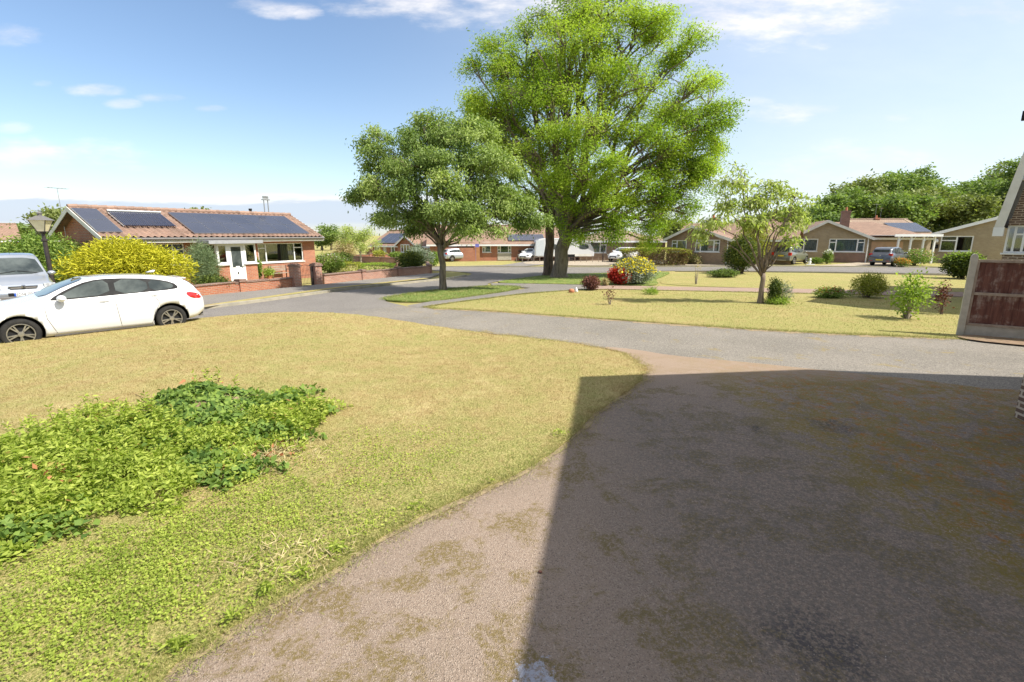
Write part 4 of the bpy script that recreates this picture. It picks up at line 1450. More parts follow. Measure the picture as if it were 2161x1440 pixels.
MB().box(*h3.px(1050, 534, 1079, 546)[:2], -.04, -.003, .05, h3.px(1050, 534, 1079, 546)[3]).build('render_panel', M_concrete, h3.root)
x0, x1, z0, z1 = h3.px(1003, 515, 1011, 522, -1)
sg = MB().box(x0, x1, -1.0, -.95, z0, z1).box(x0 + .03, x0 + .06, -.95, -.9, 0, z0).build('notice_board', M_bluesign, h3.root)

h4 = House('bungalow', 'brown brick bungalow with a brown hipped roof behind the caravan', 'bungalow', at(1222, 551), at(1402, 549), 10, 1, M_brick_brown)
h4.he = h4.hit(1300, 507)[1]
h4.window(h4.px(1245, 510, 1280, 534), (.62,), ((1, .7),), M_net, fw=.09)
h4.door(h4.px(1289, 526, 1311, 550), M_orangedoor, panels=False)
h4.walls()
rdg = h4.hit(1320, 484, 4)[1]
h4.roof_x(rdg, M_tile_brown, gut=False, hipr=4.6, hipl=4.6)
ap = h4.hit(1212, 484); xg0, xg1 = h4.hit(1180, 505)[0], h4.hit(1276, 505)[0]
gm = MB(); xm = (xg0 + xg1) / 2
gm.prism([(xg0, -.2), (xg1 - .8, -.2), (xg1 - .8, h4.he), (xm, ap[1] - .2), (xg0, h4.he)], -.03 - .5, -.5 + .2)
h5 = House('bungalow', 'brown brick bungalow with a broad front gable and white bargeboards behind the clipped hedge', 'bungalow', at(1405, 556.5), at(1533, 559), 10, 1, M_brick_brown)
h5.he = h5.hit(1410, 503)[1]
ap = h5.hit(1462, 477)
h5.window(h5.px(1417, 507, 1449, 532), (.35,), ((0, .7),), M_net, fw=.09)
h5.window(h5.px(1467, 506, 1519, 532), (.22, .76), ((0, .72), (2, .72)), M_net, fw=.09)
h5.walls(gable=(ap[0], ap[1]))
h5.roof_gable(ap[0], ap[1], M_tile_red, bw=.25, barge=M_fascia)
xw, zw = h5.W, h5.he
# its wing, ridge along the street, runs on behind the round conifer
MB().box(xw - .02, xw + 5.0, 2.8, 3.04, -.3, zw).box(xw + 4.8, xw + 5.04, 3.04, 9, -.3, zw).build('side_wall', M_brick_brown, h5.root)
wr = MB().slab([(xw - 5.5, 2.3, zw - .1), (xw + 5.4, 2.3, zw - .1), (xw + 5.4, 6, zw + 1.5), (xw - 5.5, 6, zw + 1.5)], .1).slab([(xw - 5.5, 6, zw + 1.5), (xw + 5.4, 6, zw + 1.5), (xw + 5.4, 9.7, zw - .1), (xw - 5.5, 9.7, zw - .1)], .1).build('wing_roof', M_tile_red, h5.root)
MB().box(xw, xw + 5.4, 2.26, 2.3, zw - .3, zw - .12).build('fascia', M_white, h5.root)
h5.chimney(h5.hit(1506, 460, 6)[0], 6, zw + 1.2, h5.hit(1506, 460, 6)[1], .6, M_terracotta)
aerial(h5.root, h5.hit(1506, 460, 6)[0], 6, h5.hit(1506, 460, 6)[1], 1.2, .5)
MB().tube([(xw - .03, -.1, 0), (xw - .03, -.1, zw)], .04, 6).build('downpipe', M_white, h5.root)

h6 = House('garage_house', 'reddish tiled bungalow with a red garage door behind the olive car', 'bungalow', at(1590, 549), at(1668, 549), 9, 1, M_brick_red)
h6.he = h6.hit(1630, 505)[1]
h6.door(h6.px(1626, 513, 1660, 551), M_reddoor)
h6.walls(gable_side=True, ridge=h6.he + 2.0)
h6.roof_x(h6.he + 2.0, M_tile_red, gut=False)
x0, x1, z0, z1 = h6.px(1618, 507, 1664, 514, -.3)
MB().box(x0, x1, -.34, -.01, z0, z1).build('garage_canopy', M_fascia, h6.root)

h7 = House('bungalow', 'tan brick bungalow with a wide front gable, net curtains and a brick chimney', 'bungalow', at(1668, 552), at(1828, 555), 11, 1, M_brick_tan)
h7.he = h7.hit(1668, 500)[1]
ap = h7.hit(1747, 466)
h7.window(h7.px(1683, 504, 1726, 531), (.32,), (), M_net, fw=.09)
h7.window(h7.px(1749, 504, 1825, 532), (.2, .8), ((0, .72), (2, .72)), M_net, fw=.09)
h7.walls(gable=(ap[0], ap[1]))
h7.roof_gable(ap[0], ap[1], M_tile_red, bw=.25, barge=M_fascia)
x0, x1, z0, z1 = h7.px(1749, 534, 1825, 556)
MB().box(x0, x1, -.02, -.002, -.2, z1).build('plinth', M_brick_plinth, h7.root)
MB().tube([(x1 + .06, -.1, 0), (x1 + .06, -.1, h7.he)], .045, 6).build('downpipe', M_white, h7.root)
cxx, czz = h7.hit(1786, 445, 4.5)
h7.chimney(cxx, 4.5, h7.he + .6, czz, .75, M_brick_plinth)
xr = h7.W; yb = 2.5
wl = MB().box(xr, xr + 5.2, yb, yb + .24, -.3, h7.he).box(xr + 5.0, xr + 5.24, yb + .24, 10, -.3, h7.he).build('side_wall', M_brick_tan, h7.root)
MB().slab([(ap[0] + 2.4, yb - .5, h7.he - .05), (xr + 5.6, yb - .5, h7.he - .05), (xr + 1.5, 7, ap[1]), (ap[0], 7, ap[1])], .1).slab([(xr + 5.6, yb - .5, h7.he - .05), (xr + 5.6, 11, h7.he - .05), (xr + 1.5, 7.05, ap[1]), (xr + 1.5, 7, ap[1])], .1).build('wing_roof', M_tile_red, h7.root)
MB().box(xr + .4, xr + 5.6, yb - .54, yb - .5, h7.he - .28, h7.he - .08).build('fascia', M_white, h7.root)
x0, x1 = h7.hit(1838, 520, yb)[0], h7.hit(1905, 520, yb)[0]
MB().box(x0, x1, yb - .03, yb - .003, .1, 2.0).build('garage_door', M_orangedoor, h7.root)

h8 = House('bungalow', 'bungalow end on behind the carport, a row of solar panels on its pale tiled roof', 'bungalow', at(1828, 540), at(1960, 540), 10, 1, M_brick_tan)
h8.he = h8.hit(1900, 496)[1]
h8.walls(gable_side=True, ridge=h8.hit(1900, 462, 5)[1])
z8 = h8.hit(1900, 464, 5)[1]
h8.roof_x(z8, M_tile_brown, gut=False)
k8 = (z8 - h8.he) / 5
x0, x1 = h8.hit(1880, 480, 2)[0], h8.hit(1949, 480, 2)[0]
solar(h8.root, 5, 2, lambda a, b, h: Vector((x0 + a, .5 + b * .85, h8.he + .12 + k8 * (.5 + b * .85) + h)), (x1 - x0) / 5 - .02, 1.7)
h8.chimney(h8.hit(1850, 455, 5)[0], 5, z8 - .2, h8.hit(1850, 460, 5)[1], .6, M_brick_red)
aerial(h8.root, h8.hit(1843, 455, 5)[0], 4.6, z8, 2.0, .2, 1.2)
aerial(h8.root, h8.hit(1856, 455, 5)[0], 4.8, z8, 1.5, .8, 1.2)

h9 = House('bungalow', 'tan brick bungalow with a single sloping white edged gable and green curtained window', 'bungalow', at(1963, 553.5), at(2112, 557.5), 7, 1, M_brick_tan)
h9.he = h9.hit(1965, 492)[1]
ap = h9.hit(2108, 452)
h9.window(h9.px(1984, 498, 2053, 531), (.5,), ((0, .70),), M_curtain, curt_part=[(0, .48), (.72, 1)], fw=.1)
h9.walls(gable=(h9.W - .02, ap[1]), right_h=ap[1])
h9.roof_gable(h9.W - .02, ap[1], M_tile_brown, hr=ap[1], bw=.28)
x0, z0 = h9.hit(1974, 515)
MB().box(x0 - .2, x0 + .25, -.16, -.002, z0 - .45, z0 - .05).build('post_box', M_black, h9.root)
MB().lathe([(.12, -.1), (.15, .05), (.1, .18), (.02, .2)], 12, 0, Matrix.Translation((x0 + .05, -.12, z0 + .25))).build('wall_lamp', M_white, h9.root)
# recessed part to its right
xr = h9.W
MB().box(xr, xr + 3.6, 1.2, 1.44, -.3, 2.9).build('side_wall', M_brick_tan, h9.root)
r9 = h9.px(2070, 497, 2112, 535, 1.2)
h9.window((xr + .15, xr + 2.3, r9[2], r9[3]), (.5,), ((0, .72),), M_greencurtain, y=1.13, hole=False, fw=.1)
MB().slab([(xr + .32, .8, ap[1] - .1), (xr + 5, .8, ap[1] - 1.7), (xr + 5, 12, ap[1] - 1.7), (xr + .32, 12, ap[1] - .1)], .1).build('side_roof', M_tile_brown, h9.root)
MB().slab([(xr, .75, ap[1] - .02), (xr + 4, .75, 2.9), (xr + 4, .85, 2.9), (xr, .85, ap[1] - .02)], .2).build('fascia', M_white, h9.root) if False else None

# carport between the two
g = at(1893, 560)
cpA, cpB = at(1886, 556), at(1966, 556)
cp_ = empty('carport', cpA, math.atan2(cpB.y - cpA.y, cpB.x - cpA.x), 'open white painted carport between the two tan brick bungalows', 'carport')
Lc = (cpB - cpA).length
zc = 2.3 + (495 - 499) / 1043 * cpA.y - cpA.z
for xx in (.1, Lc * .35, Lc * .68, Lc * .97): MB().box(xx, xx + .14, 0, .14, -.2, zc).build('post', M_white, cp_)
MB().box(-.5, Lc + .4, -.3, -.2, zc - .02, zc + .2).box(-.5, Lc + .4, -.2, 6, zc + .06, zc + .12).build('canopy', M_white, cp_)
for xx in (.1, Lc * .35, Lc * .68): MB().tube([(xx + .07, .0, zc - .5), (xx + .45, .0, zc)], .03, 4).build('brace', M_white, cp_)
fn_ = empty('timber_fence', cpA + Vector((1.8, 6.5, 0)), cp_.rotation_euler.z, 'orange brown close boarded fence at the back of the carport', 'fence')
for i in range(int((Lc + 1) / .32)): MB().box(i * .32, i * .32 + .3, 0, .03, 0, 1.9).build('board', M_orangewood if i > Lc * .9 else M_reddoor, fn_)

# distant roofs on the far left
h0 = House('cottage', 'distant low house with a pinkish roof seen left of the leafy shrub', 'house', at(-40, 545), at(45, 543), 8, 2.3, M_brick_red)
h0.walls(gable_side=True, ridge=h0.he + 1.9)
h0.roof_x(h0.he + 1.9, M_tile_red, gut=False)
h0b = House('cottage', 'distant low house whose pale roof shows above the leafy shrub left of the solar bungalow', 'house', at(95, 548), at(175, 546), 8, 2.4, M_brick_red)
h0b.walls(gable_side=True, ridge=h0b.he + 2.2)
h0b.roof_x(h0b.he + 2.2, M_tile_brown, gut=False)

# --- neighbour's chalet on the right
A10 = Vector((16.93, 17.25)); B10 = Vector((22.0, 11.95))
h10 = House('chalet_house', 'dark brown brick chalet house with steep cream bargeboard, behind the boarded fence', 'house', A10, B10, 9, 3.0, M_brick_dark)
h10.window(h10.px(2122, 476, 2215, 535), (.2, .42, .64, .85), ((1, .68), (2, .68)), M_net, fw=.055)
h10.window(h10.px(2153, 340, 2230, 376), (.4,), (), M_net, fw=.07, hole=False, y=-.09)
wl = MB(); H10 = 7.0; W10 = h10.W
open_wall(wl, W10, 3.0, .24, [h for h in h10.holes])
wl.prism([(0, 3.0), (W10, 3.0), (W10 - .6, H10), (.6, H10)], 0, .24)
wl.prism([(.6, H10), (W10 - .6, H10), (W10 / 2, H10 + 1.6)], 0, .24)
wl.box(0, .24, .24, 9, -.3, 2.95).box(W10 - .24, W10, .24, 9, -.3, 2.95)
wl.build('wall', M_brick_dark, h10.root)
rf = MB()
rf.slab([(-.34, -.5, 2.75), (.28, -.5, H10), (.28, 9.4, H10), (-.34, 9.4, 2.75)], .12)
rf.slab([(.28, -.5, H10), (W10 / 2, -.5, H10 + 1.75), (W10 / 2, 9.4, H10 + 1.75), (.28, 9.4, H10)], .14)
rf.slab([(W10 / 2, -.5, H10 + 1.75), (W10 - .28, -.5, H10), (W10 - .28, 9.4, H10), (W10 / 2, 9.4, H10 + 1.75)], .14)
rf.slab([(W10 - .28, -.5, H10), (W10 + .34, -.5, 2.75), (W10 + .34, 9.4, 2.75), (W10 - .28, 9.4, H10)], .12)
rf.build('roof', M_tile_dark, h10.root)
bg_ = MB()
bg_.prism([(-.36, 2.72), (-.12, 2.72), (-.08, 3.0), (.44, H10 - .1), (.26, H10 + .02)], -.55, -.505)
bg_.prism([(.26, H10 + .02), (.52, H10 - .1), (W10 / 2, H10 + 1.5), (W10 / 2, H10 + 1.77)], -.55, -.505)
bg_.build('bargeboard', M_fascia, h10.root)
MB().box(-.37, -.11, -.57, -.01, 2.42, 2.715).build('box_end', M_white, h10.root)
ac = h10.hit(2157, 245, -.4)
MB().box(ac[0], ac[0] + .35, -.6, -.35, ac[1] - .15, ac[1] + .12).build('floodlight', M_black, h10.root)

# --- own house: only its corner shows; its shadow falls over the drive
own = empty('house', (6.55, 5.84, 0), math.radians(-11), 'brown brick house corner at the right edge, whose gable shades the drive', 'house')
MB().box(0, .25, -9, 0, -.3, 6.0).box(.25, 9.2, -.25, 0, -.3, 4.2).box(8.95, 9.2, -9, -.25, -.3, 4.2).box(.25, 8.95, -9, -8.75, -.3, 4.2).build('wall', M_brick_dark, own)
own.rotation_euler = (0, 0, 0)
# walls follow the drive edge: left wall leans back along (.19,.98)
for c in list(own.children): bpy.data.objects.remove(c)
own.location = (0, 0, 0)
dL = Vector((.19, .98, 0)).normalized()
W0 = Vector((6.45, 6.0, 0)); WB = W0 - dL * 11; E0 = Vector((15.4, 6.0, 0)); EB = E0 - dL * 11


def vwall(mb, p, q, th, z0, z1, z1b=None):
    z1b = z1 if z1b is None else z1b
    d = (q - p).normalized(); n_ = Vector((-d.y, d.x, 0)) * th
    vs = [p + Vector((0, 0, z0)), q + Vector((0, 0, z0)), q + n_ + Vector((0, 0, z0)), p + n_ + Vector((0, 0, z0)),
          p + Vector((0, 0, z1)), q + Vector((0, 0, z1b)), q + n_ + Vector((0, 0, z1b)), p + n_ + Vector((0, 0, z1))]
    mb.add(vs, [(0, 3, 2, 1), (4, 5, 6, 7), (0, 1, 5, 4), (1, 2, 6, 5), (2, 3, 7, 6), (3, 0, 4, 7)])


P1, P2, P3 = Vector((6.22, 6.02, 6.4)), Vector((12.26, 5.98, 8.75)), Vector((15.7, 6.0, 4.6))
ow = MB()
vwall(ow, W0, WB, .25, -.3, 6.45)
vwall(ow, W0 + Vector((9.0, 0, 0)) - Vector((.1, 0, 0)), W0 + Vector((.26, 0, 0)), .25, -.3, 5.0, 6.4)
vwall(ow, EB, E0, .25, -.3, 4.7)
ow.build('wall', M_brick_dark, own)
back = -dL * 11.4
orf = MB().slab([P1, P2, P2 + back, P1 + back], .12).slab([P2, P3, P3 + back, P2 + back], .12)
orf.build('roof', M_tile_dark, own)
gbl = MB(); vs = [P1 + Vector((.3, -.25, -.1)), P2 + Vector((0, -.25, -.1)), P3 + Vector((-.3, -.25, -.1)), Vector((15.4, 5.8, 2)), Vector((6.6, 5.8, 2))]
vs += [v_ + Vector((0, .2, 0)) for v_ in vs]
gbl.add(vs, [(0, 1, 2, 3, 4), (9, 8, 7, 6, 5), (0, 5, 6, 1), (1, 6, 7, 2), (2, 7, 8, 3), (3, 8, 9, 4), (4, 9, 5, 0)]).build('gable', M_brick_dark, own)

# --- fence panel with concrete post
fp = at(2024, 708)
fd = (at(2300, 731) - fp); fa = math.atan2(fd.y, fd.x)
fence = empty('fence_panel', fp, fa, 'faded brown boarded fence panel with a concrete post and gravel board', 'fence')
pst = MB()
pr_ = [(-.06, -.1), (.07, -.1), (.07, 1.93), (.04, 1.985), (0, 2.0), (-.035, 1.985), (-.06, 1.93)]
pst.prism(pr_, -.06, .06)
pst.build('concrete_post', M_concrete, fence, bevel=.008)
MB().box(.071, 6, -.025, .025, -.1, .27).build('gravel_board', M_concrete, fence)
for i in range(2):
    x0 = .075 + i * 2.0
    bd = MB(); kx = x0 + .05; j = 0
    while kx < x0 + 1.86:
        bd.prism([(kx, .30), (kx + .135, .30), (kx + .135, 1.80), (kx, 1.80)], .012 - .012 * (j % 2), .026 - .012 * (j % 2)); kx += .118; j += 1
    bd.build('boards', M_fence, fence)
    fr_ = MB().box(x0, x0 + 1.93, -.03, .03, 1.80, 1.86).box(x0 + .045, x0 + 1.93, -.045, -.001, 1.02, 1.085).box(x0 + .045, x0 + 1.93, -.04, -.001, .272, .33).box(x0, x0 + .045, -.03, .028, .272, 1.80)
    fr_.build('rail_frame', M_fadedwood, fence)
MB().box(2.0, 2.11, -.055, .055, 1.0, 1.99).build('concrete_post', M_concrete, fence)

# --- lamp post in the opposite garden
lp = at(119, 636)
lamp = empty('lamp_post', lp, .3, 'black Victorian style garden lamp post with cream glass lantern behind the silver van', 'lamp post')
zl = 2.3 + (495 - 490) / 1043 * lp.y - lp.z
MB().lathe([(.14, 0), (.14, .12), (.10, .2), (.085, .3), (.075, .9), (.07, zl - .35), (.095, zl - .33), (.095, zl - .27), (.06, zl - .25), (.055, zl - .08), (.10, zl - .05), (.10, zl)], 12).build('pole', M_iron, lamp)
sc_ = .95
lt = MB()
q0, q1, hh = .12 * sc_, .27 * sc_, .44 * sc_
lt.add([(-q0, -q0, zl + .02), (q0, -q0, zl + .02), (q0, q0, zl + .02), (-q0, q0, zl + .02), (-q1, -q1, zl + hh), (q1, -q1, zl + hh), (q1, q1, zl + hh), (-q1, q1, zl + hh)], [(0, 1, 5, 4), (1, 2, 6, 5), (2, 3, 7, 6), (3, 0, 4, 7), (0, 3, 2, 1), (4, 5, 6, 7)])
lt.build('lantern_glass', M_lampglass, lamp)
lf_ = MB()
for sx in (-1, 1):
    for sy in (-1, 1): lf_.tube([(sx * q0, sy * q0, zl), (sx * q1, sy * q1, zl + hh)], .014, 4)
lf_.box(-q0 - .02, q0 + .02, -q0 - .02, q0 + .02, zl, zl + .018)
lf_.build('lantern_frame', M_iron, lamp)
MB().add([(-q1 - .05, -q1 - .05, zl + hh + .003), (q1 + .05, -q1 - .05, zl + hh + .003), (q1 + .05, q1 + .05, zl + hh + .003), (-q1 - .05, q1 + .05, zl + hh + .003), (-.08, -.08, zl + hh + .17), (.08, -.08, zl + hh + .17), (.08, .08, zl + hh + .17), (-.08, .08, zl + hh + .17)],
         [(0, 1, 5, 4), (1, 2, 6, 5), (2, 3, 7, 6), (3, 0, 4, 7), (0, 3, 2, 1), (4, 5, 6, 7)]).lathe([(.07, zl + hh + .17), (.07, zl + hh + .24), (.1, zl + hh + .25), (.02, zl + hh + .32), (.001, zl + hh + .4)], 10).build('lantern_roof', M_gutter, lamp)
# ------------------------------------------------------------------ vehicles
def smooth_keys(keys, xs, win=.10):
    kx = [k[0] for k in keys]; ky = [k[1] for k in keys]
    out = np.zeros(len(xs))
    for o in np.linspace(-win, win, 9): out += np.interp(np.clip(xs + o, kx[0], kx[-1]), kx, ky)
    return out / 9


def rounded_body(T, B, Zb, W, R, x0, x1, n=64):
    """stations along x with a ring each; returns xs, rings[(y, z)...] for the +y half, bottom to top"""
    xs = np.unique(np.concatenate([np.linspace(x0, x0 + .35, 12), np.linspace(x0 + .35, x1 - .35, n), np.linspace(x1 - .35, x1, 12)]))
    t, b, zb, w_, r = [smooth_keys(k, xs) for k in (T, B, Zb, W, R)]
    b = np.minimum(b, t - .02)
    rings = []
    for i in range(len(xs)):
        H = b[i] - zb[i]; up = t[i] - b[i]
        y2 = w_[i]
        ring = [(0, zb[i]), (y2 * .80, zb[i]), (y2 * .93, zb[i] + .03), (y2 * .985, zb[i] + .12), (y2 * 1.0, zb[i] + H * .38), (y2 * 1.0, zb[i] + H * .55), (y2 * .992, zb[i] + H * .74), (y2 * .965, zb[i] + H * .90), (y2 * .915, b[i])]
        yr = min(r[i], y2 * .9)
        for f in (.33, .66, .86): ring.append((y2 * .90 + (yr - y2 * .90) * f, b[i] + up * f * .93))
        ring += [(yr * .95, b[i] + up * .945), (yr * .8, b[i] + up * .975), (yr * .5, b[i] + up * .993), (0, t[i])]
        rings.append(ring)
    return xs, rings


def side_y(xs, rings, x, z):
    i = int(np.clip(np.searchsorted(xs, x) - 1, 0, len(xs) - 2))
    f = (x - xs[i]) / (xs[i + 1] - xs[i])
    out = []
    for r in (rings[i], rings[i + 1]):
        r = r[2:-2]
        zz = [q[1] for q in r]; yy = [q[0] for q in r]
        out.append(float(np.interp(z, zz, yy)))
    return out[0] * (1 - f) + out[1] * f


def top_z(xs, rings, x, y):
    i = int(np.clip(np.searchsorted(xs, x) - 1, 0, len(xs) - 2))
    f = (x - xs[i]) / (xs[i + 1] - xs[i])
    out = []
    for r in (rings[i], rings[i + 1]):
        r = r[8:][::-1]
        out.append(float(np.interp(abs(y), [q[0] for q in r], [q[1] for q in r])))
    return out[0] * (1 - f) + out[1] * f


def patch(name, poly, fn, off, mat, parent, res=.08, rnd=0):
    """a thin panel lying on a curved skin; fn(a, b, off) -> point"""
    if rnd: poly = smooth_poly(poly, rnd)
    vs, fs, nb = cdt(poly, res)
    v3 = [fn(x, y, off) for x, y in vs]
    me = bpy.data.meshes.new(name); me.from_pydata(v3, [], fs); me.update()
    bm = bmesh.new(); bm.from_mesh(me); bmesh.ops.recalc_face_normals(bm, faces=bm.faces); bm.to_mesh(me); bm.free()
    return link_mesh(name, me, mat, parent, True)


def make_wheel(parent, x, y, r, side, style='double', wd=.2, tyre_side=.10, alloy=None):
    """side +1: outer face towards +y"""
    M = Matrix.Translation((x, y, r)) @ Matrix.Rotation(-side * math.pi / 2, 4, 'X')
    rr = r - tyre_side
    w_ = empty('wheel', (0, 0, 0)); w_.parent = parent
    tp = [(rr - .01, -wd / 2), (rr + .03, -wd / 2 - .005), (r - .03, -wd / 2), (r, -wd / 2 + .035), (r, wd / 2 - .035), (r - .03, wd / 2), (rr + .03, wd / 2 + .005), (rr, wd / 2 - .005), (rr - .012, wd / 2 - .02)]
    MB().lathe(tp, 36, 0, M, False).build('tyre', M_rubber, w_, True)
    rim = MB()
    rim.lathe([(rr + .004, wd / 2 - .012), (rr - .004, wd / 2 + .004), (rr - .018, wd / 2 + .004), (rr - .022, wd / 2 - .03)], 36, 0, M, False)
    n = 5
    for k in range(n):
        for s_ in ((-.075, .075) if style == 'double' else (0,)):
            a = 2 * math.pi * k / n + .3
            c0, c1 = a + s_ * .7, a + s_ * 2.0
            wd2 = .013 if style == 'double' else .032
            pts = []
            for (rad, ang, hw) in ((.045, c0, wd2 * .9), (rr - .012, c1, wd2)):
                px_, py_ = rad * math.cos(ang), rad * math.sin(ang)
                tx, ty = -math.sin(ang) * hw, math.cos(ang) * hw
                pts += [(px_ - tx, py_ - ty), (px_ + tx, py_ + ty)]
            q = [pts[0], pts[1], pts[3], pts[2]]
            vs = [M @ Vector((p[0], p[1], wd / 2 - .012)) for p in q] + [M @ Vector((p[0], p[1], wd / 2 - .05)) for p in q]
            rim.add(vs, [(0, 1, 2, 3), (7, 6, 5, 4), (0, 4, 5, 1), (1, 5, 6, 2), (2, 6, 7, 3), (3, 7, 4, 0)])
    rim.lathe([(.001, wd / 2 - .004), (.05, wd / 2 - .006), (.06, wd / 2 - .03)], 16, 0, M, False)
    rim.build('rim', alloy or M_alloy, w_, False)
    MB().lathe([(.001, wd / 2 - .055), (rr - .02, wd / 2 - .055), (rr - .02, -wd / 2 + .01)], 28, 0, M).lathe([(.14, wd / 2 - .054), (.15, wd / 2 - .05), (.001, wd / 2 - .048)], 20, 0, M).build('brake_drum', M_black, w_)
    return w_


def make_car(name, label, cat, spec, loc, rz, scale=1.0, group=None):
    root = empty(name, loc, rz, label, cat, group)
    root.scale = (scale, scale, scale)
    x0, x1 = spec['x']
    xs, rings = rounded_body(spec['T'], spec['B'], spec['Zb'], spec['W'], spec['R'], x0, x1)
    m_ = len(rings[0])
    V, F = [], []
    loopn = 2 * m_ - 2
    for x, ring in zip(xs, rings):
        full = ring + [(-q[0], q[1]) for q in ring[-2:0:-1]]
        V += [(float(x), q[0], q[1]) for q in full]
    for i in range(len(xs) - 1):
        for k in range(loopn):
            k2 = (k + 1) % loopn
            F.append((i * loopn + k, (i + 1) * loopn + k, (i + 1) * loopn + k2, i * loopn + k2))
    F.append(tuple(range(loopn))); F.append(tuple((len(xs) - 1) * loopn + k for k in range(loopn))[::-1])
    me = bpy.data.meshes.new('body'); me.from_pydata(V, [], F); me.update()
    bm = bmesh.new(); bm.from_mesh(me); bmesh.ops.recalc_face_normals(bm, faces=bm.faces); bm.to_mesh(me); bm.free()
    body = link_mesh('body', me, spec['paint'], root, True)
    me.materials.append(M_black)
    wr = spec['wr']
    # wheel arches cut out of the body
    cut = MB()
    for wx in spec['wx']:
        for s_ in (-1, 1):
            Mx = Matrix.Translation((wx, s_ * (spec['hw'] - .12), wr + .01)) @ Matrix.Rotation(math.pi / 2, 4, 'X')
            cut.lathe([(wr + .055, -.2), (wr + .055, .2)], 40, 0, Mx)
    co = cut.build('cutter', M_black, None, uv=False)
    md = body.modifiers.new('arch', 'BOOLEAN'); md.operation = 'DIFFERENCE'; md.object = co; md.solver = 'EXACT'
    body.parent = None
    dg = bpy.context.evaluated_depsgraph_get()
    nm = bpy.data.meshes.new_from_object(body.evaluated_get(dg))
    body.modifiers.clear(); body.data = nm; body.parent = root
    bpy.data.objects.remove(co)
    # faces of the arch well look black
    for p in nm.polygons:
        c = p.center
        for wx in spec['wx']:
            if (c.x - wx) ** 2 + (c.z - wr - .01) ** 2 < (wr + .053) ** 2 + .004 and abs(c.y) < spec['hw'] - .03 and c.z < wr * 2 + .07 and abs(p.normal.z) + abs(p.normal.x) > .3 or ((c.x - wx) ** 2 + (c.z - wr - .01) ** 2 < (wr + .04) ** 2 and abs(c.y) < spec['hw'] - .2):
                p.material_index = min(1, len(nm.materials) - 1); p.use_smooth = False
    for s_ in (-1, 1):
        fs_ = lambda a, b, o, s_=s_: (a, s_ * (side_y(xs, rings, a, b) + o), b)
        if 'trim' in spec: patch('window_trim', spec['trim'], fs_, .008, M_black, body, .035, 1)
        for pl in spec['side_windows']: patch('side_window', pl, fs_, .013, M_carglass, body, .035, spec.get('wr_', 1))
        for ln in spec.get('seams', ()):
            pts = []
            for i in range(len(ln) - 1):
                for j in range(6):
                    f = j / 6; pts.append((ln[i][0] * (1 - f) + ln[i + 1][0] * f, ln[i][1] * (1 - f) + ln[i + 1][1] * f))
            pts.append(ln[-1])
            MB().tube([fs_(a, b, .002) for a, b in pts], .0055, 4).build('door_gap', M_gutter, body)
        for hx, hz in spec.get('handles', ()):
            MB().tube([fs_(hx - .09, hz, .012), fs_(hx, hz + .005, .026), fs_(hx + .09, hz, .012)], [.009, .014, .009], 6).build('door_handle', spec['paint'], body, True)
        if 'sill' in spec: patch('sill_trim', spec['sill'], fs_, .004, M_gutter, body, .1)
        if 'lamp_side' in spec: patch('tail_light', spec['lamp_side'], fs_, .008, M_red_light, body, .05, 1)
        if 'head_side' in spec: patch('headlight', spec['head_side'], fs_, .008, M_clear_light, body, .05, 1)
        mx_, mz = spec['mirror']
        ym = side_y(xs, rings, mx_, mz)
        mir = MB().ball((mx_ - .02, s_ * (ym + .14), mz + .05), (.085, .12, .075), 8).build('mirror', spec.get('mirror_mat', spec['paint']), body, True)
        MB().tube([(mx_ + .02, s_ * (ym - .02), mz), (mx_, s_ * (ym + .1), mz + .01)], [.03, .02], 6).build('mirror_arm', M_black, mir)
        for wx in spec['wx']:
            make_wheel(root, wx, s_ * (spec['hw'] - .115), wr, s_, spec.get('wstyle', 'double'), alloy=spec.get('alloy'), tyre_side=spec.get('ts', .10))
    ft = lambda a, b, o: (a, b, top_z(xs, rings, a, b) + o)
    for nm_, pl in spec['top_windows']: patch(nm_, pl, ft, .012, M_carglass, body, .04, 1)
    # front and rear faces: blocks let into the skin
    for (nm_, mt, bx) in spec.get('blocks', ()):
        ys = [bx[2:4]] if bx[2] < 0 < bx[3] else [bx[2:4], (-bx[3], -bx[2])]
        for yy in ys:
            MB().box(bx[0], bx[1], yy[0], yy[1], bx[4], bx[5]).build(nm_, mt, body, bevel=min(.02, (bx[1] - bx[0]) * .3, (bx[5] - bx[4]) * .3))
    return root, body, xs, rings


